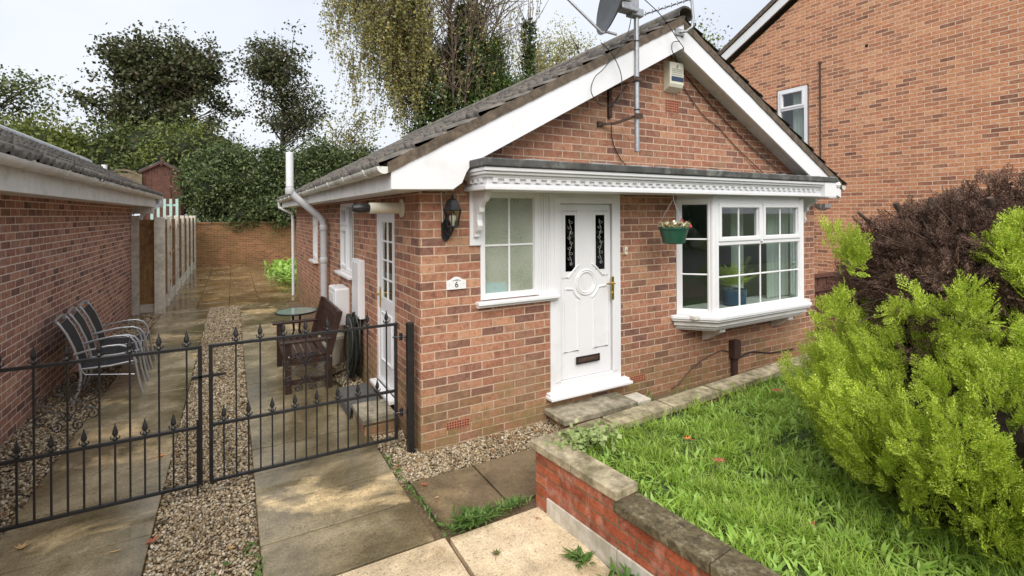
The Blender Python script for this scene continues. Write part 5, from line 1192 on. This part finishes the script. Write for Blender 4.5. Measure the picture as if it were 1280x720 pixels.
# ================================================================ trees
def ttree(name, label, base, H_, blobs, leaf, lsize, seed, group=None, tr=.22, limbs=26, per=55, sig=.32, bark='bark', cat='tree', lean=(0, 0), twigs=True, trunk_to=.85):
    """blobs: (dx,dy,z,rx,ry,rz,weight) ellipsoids that limb ends fill"""
    rng = np.random.RandomState(seed); T_ = thing(name, label, cat, base, group); bx, by, bz = base
    m = MB(); K = 9; tp = []
    for k in range(K):
        t = k/(K-1); tp.append(Vector((bx+lean[0]*t*t+rng.uniform(-.12, .12)*t, by+lean[1]*t*t+rng.uniform(-.12, .12)*t, bz+(H_-bz)*trunk_to*t)))
    m.tube(tp, [tr*(1-.85*k/(K-1)) for k in range(K)], 8); ends = []; ws = np.array([b[6] for b in blobs], float); ws /= ws.sum()
    for i in range(limbs):
        b = blobs[rng.choice(len(blobs), p=ws)]; u = rng.randn(3); u /= np.linalg.norm(u); u *= rng.uniform(.25, 1)**.5
        e = Vector((bx+b[0]+u[0]*b[3], by+b[1]+u[1]*b[4], b[2]+u[2]*b[5])); f = min(.95, max(.12, ((e.z-bz)-Vector((e.x-bx, e.y-by, 0)).length*.8)/((H_-bz)*trunk_to)))
        q = f*(K-1); s = tp[int(q)].lerp(tp[min(K-1, int(q)+1)], q-int(q)); mid = s.lerp(e, .5)+Vector((rng.uniform(-.2, .2), rng.uniform(-.2, .2), .15*(e-s).length*.5))
        r0 = tr*.28*rng.uniform(.7, 1.2); m.tube([s, s.lerp(mid, .6), mid, mid.lerp(e, .6), e], [r0, r0*.75, r0*.55, r0*.35, .012], 5); ends.append(e)
        for j in range(3):
            st = mid.lerp(e, rng.uniform(.1, .9)); e2 = st+Vector(rng.randn(3)*np.array([b[3], b[4], b[5]])*.3)+Vector((0, 0, .1)); ends.append(e2)
            if twigs: m.tube([st, st.lerp(e2, .5)+Vector((0, 0, .06)), e2], [.03, .018, .007], 4)
            if twigs and j == 0: e3 = e2+Vector(rng.randn(3)*.35)+Vector((0, 0, .3)); m.tube([e2, e3], [.008, .004], 3)
    m.build('trunk', M[bark], T_)
    E_ = np.array([tuple(e) for e in ends]); n = len(E_)*per
    P_ = np.repeat(E_, per, 0)+rng.randn(n, 3)*sig*np.array([1, 1, .75])
    V, F = leafquads(P_, lsize, rng, .8, .75); arr_mesh('crown', V, F, M[leaf], T_); return T_
def hedge(name, label, cat, blobs, leaf, lsize, n, seed, base, sig=.22, inner=(.02, .026, .012), group=None):
    rng = np.random.RandomState(seed); T_ = thing(name, label, cat, base, group); P_ = []
    w_ = np.array([b[3]*b[5]+b[4]*b[5] for b in blobs]); w_ /= w_.sum()
    for b, ww in zip(blobs, w_):
        k = int(n*ww/26)+1; u = rng.randn(k, 3); u /= np.linalg.norm(u, axis=1)[:, None]; u[:, 1] = -np.abs(u[:, 1])*.9+.25*rng.rand(k)
        c = np.array(b[:3])+u*np.array(b[3:6])*rng.uniform(.8, 1.08, (k, 1)); P_.append(np.repeat(c, 26, 0)+rng.randn(k*26, 3)*sig)
    V, F = leafquads(np.concatenate(P_), lsize, rng, .75, .5); arr_mesh('foliage', V, F, M[leaf], T_)
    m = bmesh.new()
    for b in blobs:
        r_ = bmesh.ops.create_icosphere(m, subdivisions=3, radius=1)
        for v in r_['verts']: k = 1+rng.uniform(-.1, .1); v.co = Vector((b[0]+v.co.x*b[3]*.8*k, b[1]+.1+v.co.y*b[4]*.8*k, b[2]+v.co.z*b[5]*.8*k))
    me = bpy.data.meshes.new('foliage_shade'); m.to_mesh(me); m.free(); link('foliage_shade', me, M['inner_shade'], T_); return T_  # solid near-black core stands in for the shade inside the foliage
M['inner_shade'] = plain('shaded inner leaves', (.022, .03, .012), .9, .6, 7, bump=1)
ttree('sycamore_tree', 'dark leafed spreading tree rising behind the garden shed', (-3.2, 30.5, 0), 11.6, [(.3, 0, 9.2, 2.5, 2.0, 1.7, 3), (-1.2, 0, 9.9, 1.3, 1.5, 1.2, 1.2), (1.9, 0, 9.9, 1.2, 1.3, 1.0, 1.2), (-2.0, 0, 7.4, 1.5, 1.6, .9, .8), (1.6, 0, 7.2, 1.6, 1.6, .9, 1.0), (.2, 0, 6.3, 2.0, 1.5, .8, .8)], 'syc', .17, 3, limbs=95, per=60, sig=.27, tr=.28)
ttree('ash_tree', 'slender dark leafed tree behind the evergreen hedge', (2.35, 29.5, 0), 12.3, [(0, 0, 9.6, 1.7, 1.5, 2.1, 3), (.7, 0, 7.4, 1.9, 1.5, 1.2, 2), (-.8, 0, 10.4, 1.0, 1.2, 1.2, 1)], 'syc', .15, 4, limbs=70, per=34, sig=.28, tr=.18)
ttree('thorn_tree', 'greyish fine twigged tree at the far left edge', (-10.3, 32, 0), 9.2, [(0, 0, 6.6, 3, 2, 2, 3), (1.6, 0, 7.4, 2.0, 1.5, 1.2, 1)], 'shrub', .16, 5, limbs=40, per=38, sig=.4, tr=.2)
hedge('yellow_maple', 'yellow green leafy tree above the garage roof', 'tree', [(-7.2, 29, 4.6, 2.0, 1.5, 1.6), (-5.6, 28.6, 4.2, 1.6, 1.3, 1.3), (-8.6, 29.2, 4.2, 1.8, 1.4, 1.4)], 'yellow_leaf', .2, 9000, 6, (-7, 29, 0), .3)
hedge('mixed_shrubbery', 'dark green shrubs filling in behind the shed', 'shrubs', [(-4.6, 28.6, 4.3, 1.7, 1.3, 1.9), (-3.0, 28.2, 5.0, 1.8, 1.3, 1.4), (-1.3, 28.0, 5.0, 1.9, 1.3, 1.3), (-.2, 27.6, 4.2, 1.5, 1.2, 1.1), (-2.2, 27.6, 3.6, 3.0, 1.2, 1.6)], 'shrub', .19, 14000, 7, (-3, 28, 0), .3)
hedge('autumn_shrub', 'yellowing shrub above the garden shed roof', 'shrub', [(-1.9, 27, 5.0, 1.2, .8, 1.0), (-2.6, 27, 4.6, .9, .7, .7)], 'yellow_leaf', .15, 2200, 17, (-2, 27, 0), .3)
hedge('laurel_hedge', 'dense dark evergreen laurel overhanging the back garden wall', 'hedge', [(-.6, 24.2, 3.3, 1.3, 1.0, 1.3), (.8, 24.0, 3.2, 1.4, 1.1, 1.5), (2.4, 24.2, 3.2, 1.5, 1.1, 1.4), (-.2, 23.8, 2.35, 1.2, .9, .6), (1.2, 23.6, 2.3, 1.3, .9, .6), (4.0, 24.3, 3.6, 1.6, 1.1, 1.4), (5.6, 24.6, 3.8, 1.6, 1.1, 1.5), (3.0, 23.9, 2.4, 1.4, .9, .6), (-.3, 23.9, 4.3, .7, .7, .6), (1.7, 24, 4.4, .7, .6, .6), (3.4, 24, 4.7, .8, .6, .6), (.3, 23.2, 2.0, .6, .4, .45), (1.9, 23.1, 2.1, .7, .4, .5), (-.7, 23.2, 3.2, .6, .5, .7)], 'laurel', .15, 42000, 8, (1.5, 24.2, 0), .17)
ttree('pale_sapling', 'thin pale green young tree between the hedge and the birch', (5.0, 25.5, 0), 7.4, [(0, 0, 5.4, 1.3, 1, 1.3, 2), (.8, 0, 6.2, .9, .8, .7, 1)], 'birch', .12, 9, limbs=30, per=16, sig=.35, tr=.07)
ttree('distant_tree', 'light green tree top seen between the two roofs', (24.5, 21.5, 0), 13.9, [(0, 0, 11.4, 2.4, 2, 1.9, 2)], 'yellow_leaf', .17, 10, limbs=40, per=34, sig=.45, tr=.2)
# weeping birch with ivy clad stems
BI = thing('weeping_birch', 'tall weeping birch with yellowing hanging twigs behind the bungalow roof', 'tree', (9.0, 22.3, 0))
rng = np.random.RandomState(31); m = MB(); LP = []
def P3(a): return Vector(a)
stems = [((9.0, 22.3, 0), (9.3, 22.3, 14.5), .25), ((9.2, 22.4, 2), (11.6, 22.2, 14.5), .14), ((9.0, 22.2, 2.5), (7.5, 22.3, 14), .13), ((9.3, 22.5, 3), (13.0, 22.6, 14.5), .10), ((9.2, 22.2, 3), (10.5, 21.8, 15), .12), ((9, 22.3, 3.5), (6.2, 22.4, 12.5), .09), ((8.9, 22.3, 4), (6.9, 22.0, 14), .08), ((8.9, 22.3, 3.2), (5.4, 22.4, 11.5), .07), ((9.1, 21.6, 4), (8.6, 20.9, 14), .06), ((9.4, 21.6, 4), (9.9, 20.9, 14), .06), ((9.3, 21.7, 4), (11.2, 21.0, 14), .06)]
tips = []
for a, b, r0 in stems:
    a, b = P3(a), P3(b); mid = a.lerp(b, .5)+Vector((-(b.x-a.x)*.12, rng.uniform(-.3, .3), 0)); m.tube([a, a.lerp(mid, .5), mid, mid.lerp(b, .5), b], [r0, r0*.85, r0*.65, r0*.4, r0*.2], 7)
    for k in range(34):
        t = rng.uniform(.35, 1); s = a.lerp(mid, t*2) if t < .5 else mid.lerp(b, t*2-1)
        az = rng.uniform(0, 6.28); out_ = rng.uniform(.8, 2.9); e = s+Vector((math.cos(az)*out_, math.sin(az)*out_*.6, rng.uniform(.8, 2.6)))
        q = s.lerp(e, .5)+Vector((0, 0, .2)); m.tube([s, q, e], [.035, .022, .009], 4); tips += [e, q.lerp(e, .5)]
sx_n = 0
for e in tips:
    left_ = e.x < 7.6
    for k in range(6 if left_ else 2):
        s = e+Vector((rng.uniform(-.5, .5), rng.uniform(-.4, .4), rng.uniform(-.3, .3))); L_ = rng.uniform(.8, 3.4) if e.x < 7.6 else rng.uniform(.3, 1.5); dr_ = Vector((rng.uniform(-.25, .2), rng.uniform(-.15, .15), -1)).normalized()
        pts = [s+dr_*L_*t+Vector((.05*math.sin(t*5+k), 0, 0)) for t in (0, .33, .66, 1)]; m.tube(pts, [.012, .01, .008, .004], 3)
        nl = int(L_*(17 if left_ else 6)*(1.0 if s.z < 12 else .8)); t = rng.rand(nl)
        LP.append(np.array(tuple(s))+np.outer(t*L_, np.array(tuple(dr_)))+rng.randn(nl, 3)*.07)
        sx_n += 1
m.build('trunk', M['twig'], BI)
V, F = leafquads(np.concatenate(LP), .115, rng, .9, .8); arr_mesh('crown', V, F, M['birch'], BI)
def ivy(c, r_, z0, z1, n, seed, parent, name='ivy', mat='ivy', size=.15):
    rng = np.random.RandomState(seed); t = rng.rand(n); a = rng.rand(n)*6.28; lump = 1+.28*np.sin(t*17+seed)+.2*np.sin(a*3+t*9); rr2 = r_*(1-t*.45)*lump*np.sqrt(rng.uniform(.4, 1, n))
    P_ = np.stack([c[0]+(c[2]-c[0])*t+rr2*np.cos(a), c[1]+rr2*np.sin(a), z0+(z1-z0)*t], 1)+rng.randn(n, 3)*.08; V, F = leafquads(P_, size, rng, .8, .8); return arr_mesh(name, V, F, M[mat], parent)
ivy((9.6, 22.0, 10.1), 1.35, 3, 12.2, 15000, 1, BI); ivy((8.2, 22.0, 8.0), 1.1, 3, 9.6, 7000, 2, BI); ivy((10.6, 21.9, 10.9), 1.0, 3, 9.4, 5600, 3, BI)
M['ivy_l'] = leafmat('light ivy leaves', [(.06, .1, .02), (.11, .17, .035), (.16, .22, .05), (.08, .12, .03)], .45, .2)
hedge('ivy_bush', 'bright green ivy covered shrub just above the roof tiles', 'shrub', [(11.3, 21.6, 9.3, .7, .6, 1.6), (12.0, 21.7, 8.0, 1.0, .6, 1.1), (11.2, 21.6, 7.4, 1.0, .6, 1.2), (10.3, 21.5, 6.6, 1.0, .6, 1.0), (9.3, 21.5, 5.6, 1.0, .6, .9), (8.4, 21.5, 5.0, .9, .6, .8)], 'ivy_l', .14, 12000, 18, (11, 22, 0), .2)
IV2 = thing('bare_tree', 'narrow ivy wrapped tree stem left of the satellite dish', 'tree', (13.6, 22.2, 0))
m = MB(); m.tube([(13.6, 22.2, 0), (13.7, 22.2, 8), (13.8, 22.2, 13)], [.14, .1, .03], 7)
rng = np.random.RandomState(41)
for k in range(30):
    s = Vector((13.7, 22.2, rng.uniform(6.5, 12.5))); e = s+Vector((rng.uniform(-1.8, 2.2), rng.uniform(-.6, .6), rng.uniform(1, 3))); m.tube([s, s.lerp(e, .5)+Vector((0, 0, -.1)), e], [.03, .02, .006], 4)
m.build('trunk', M['twig'], IV2); ivy((13.65, 22.2, 13.7), .5, 4, 12.2, 3400, 5, IV2)
ttree('golden_birch', 'soft yellow tree crowns just above the roof ridge by the dish', (18.2, 26, 0), 14.5, [(-1.6, 0, 10.4, 1.6, 1.2, 2.2, 2), (1.3, 0, 11.6, 1.5, 1.2, 2.6, 2)], 'birch', .13, 19, limbs=46, per=52, sig=.4, tr=.12)
# trees across the road, seen as reflections in the panes
hedge('street_hedge', 'tall dark hedge across the road behind the camera', 'hedge', [(x, -15-(i % 2), 1.6+.5*(i % 3), 2.6, 1.6, 2.2) for i, x in enumerate(range(-14, 26, 4))], 'laurel', .35, 9000, 20, (5, -15, 0), .4)
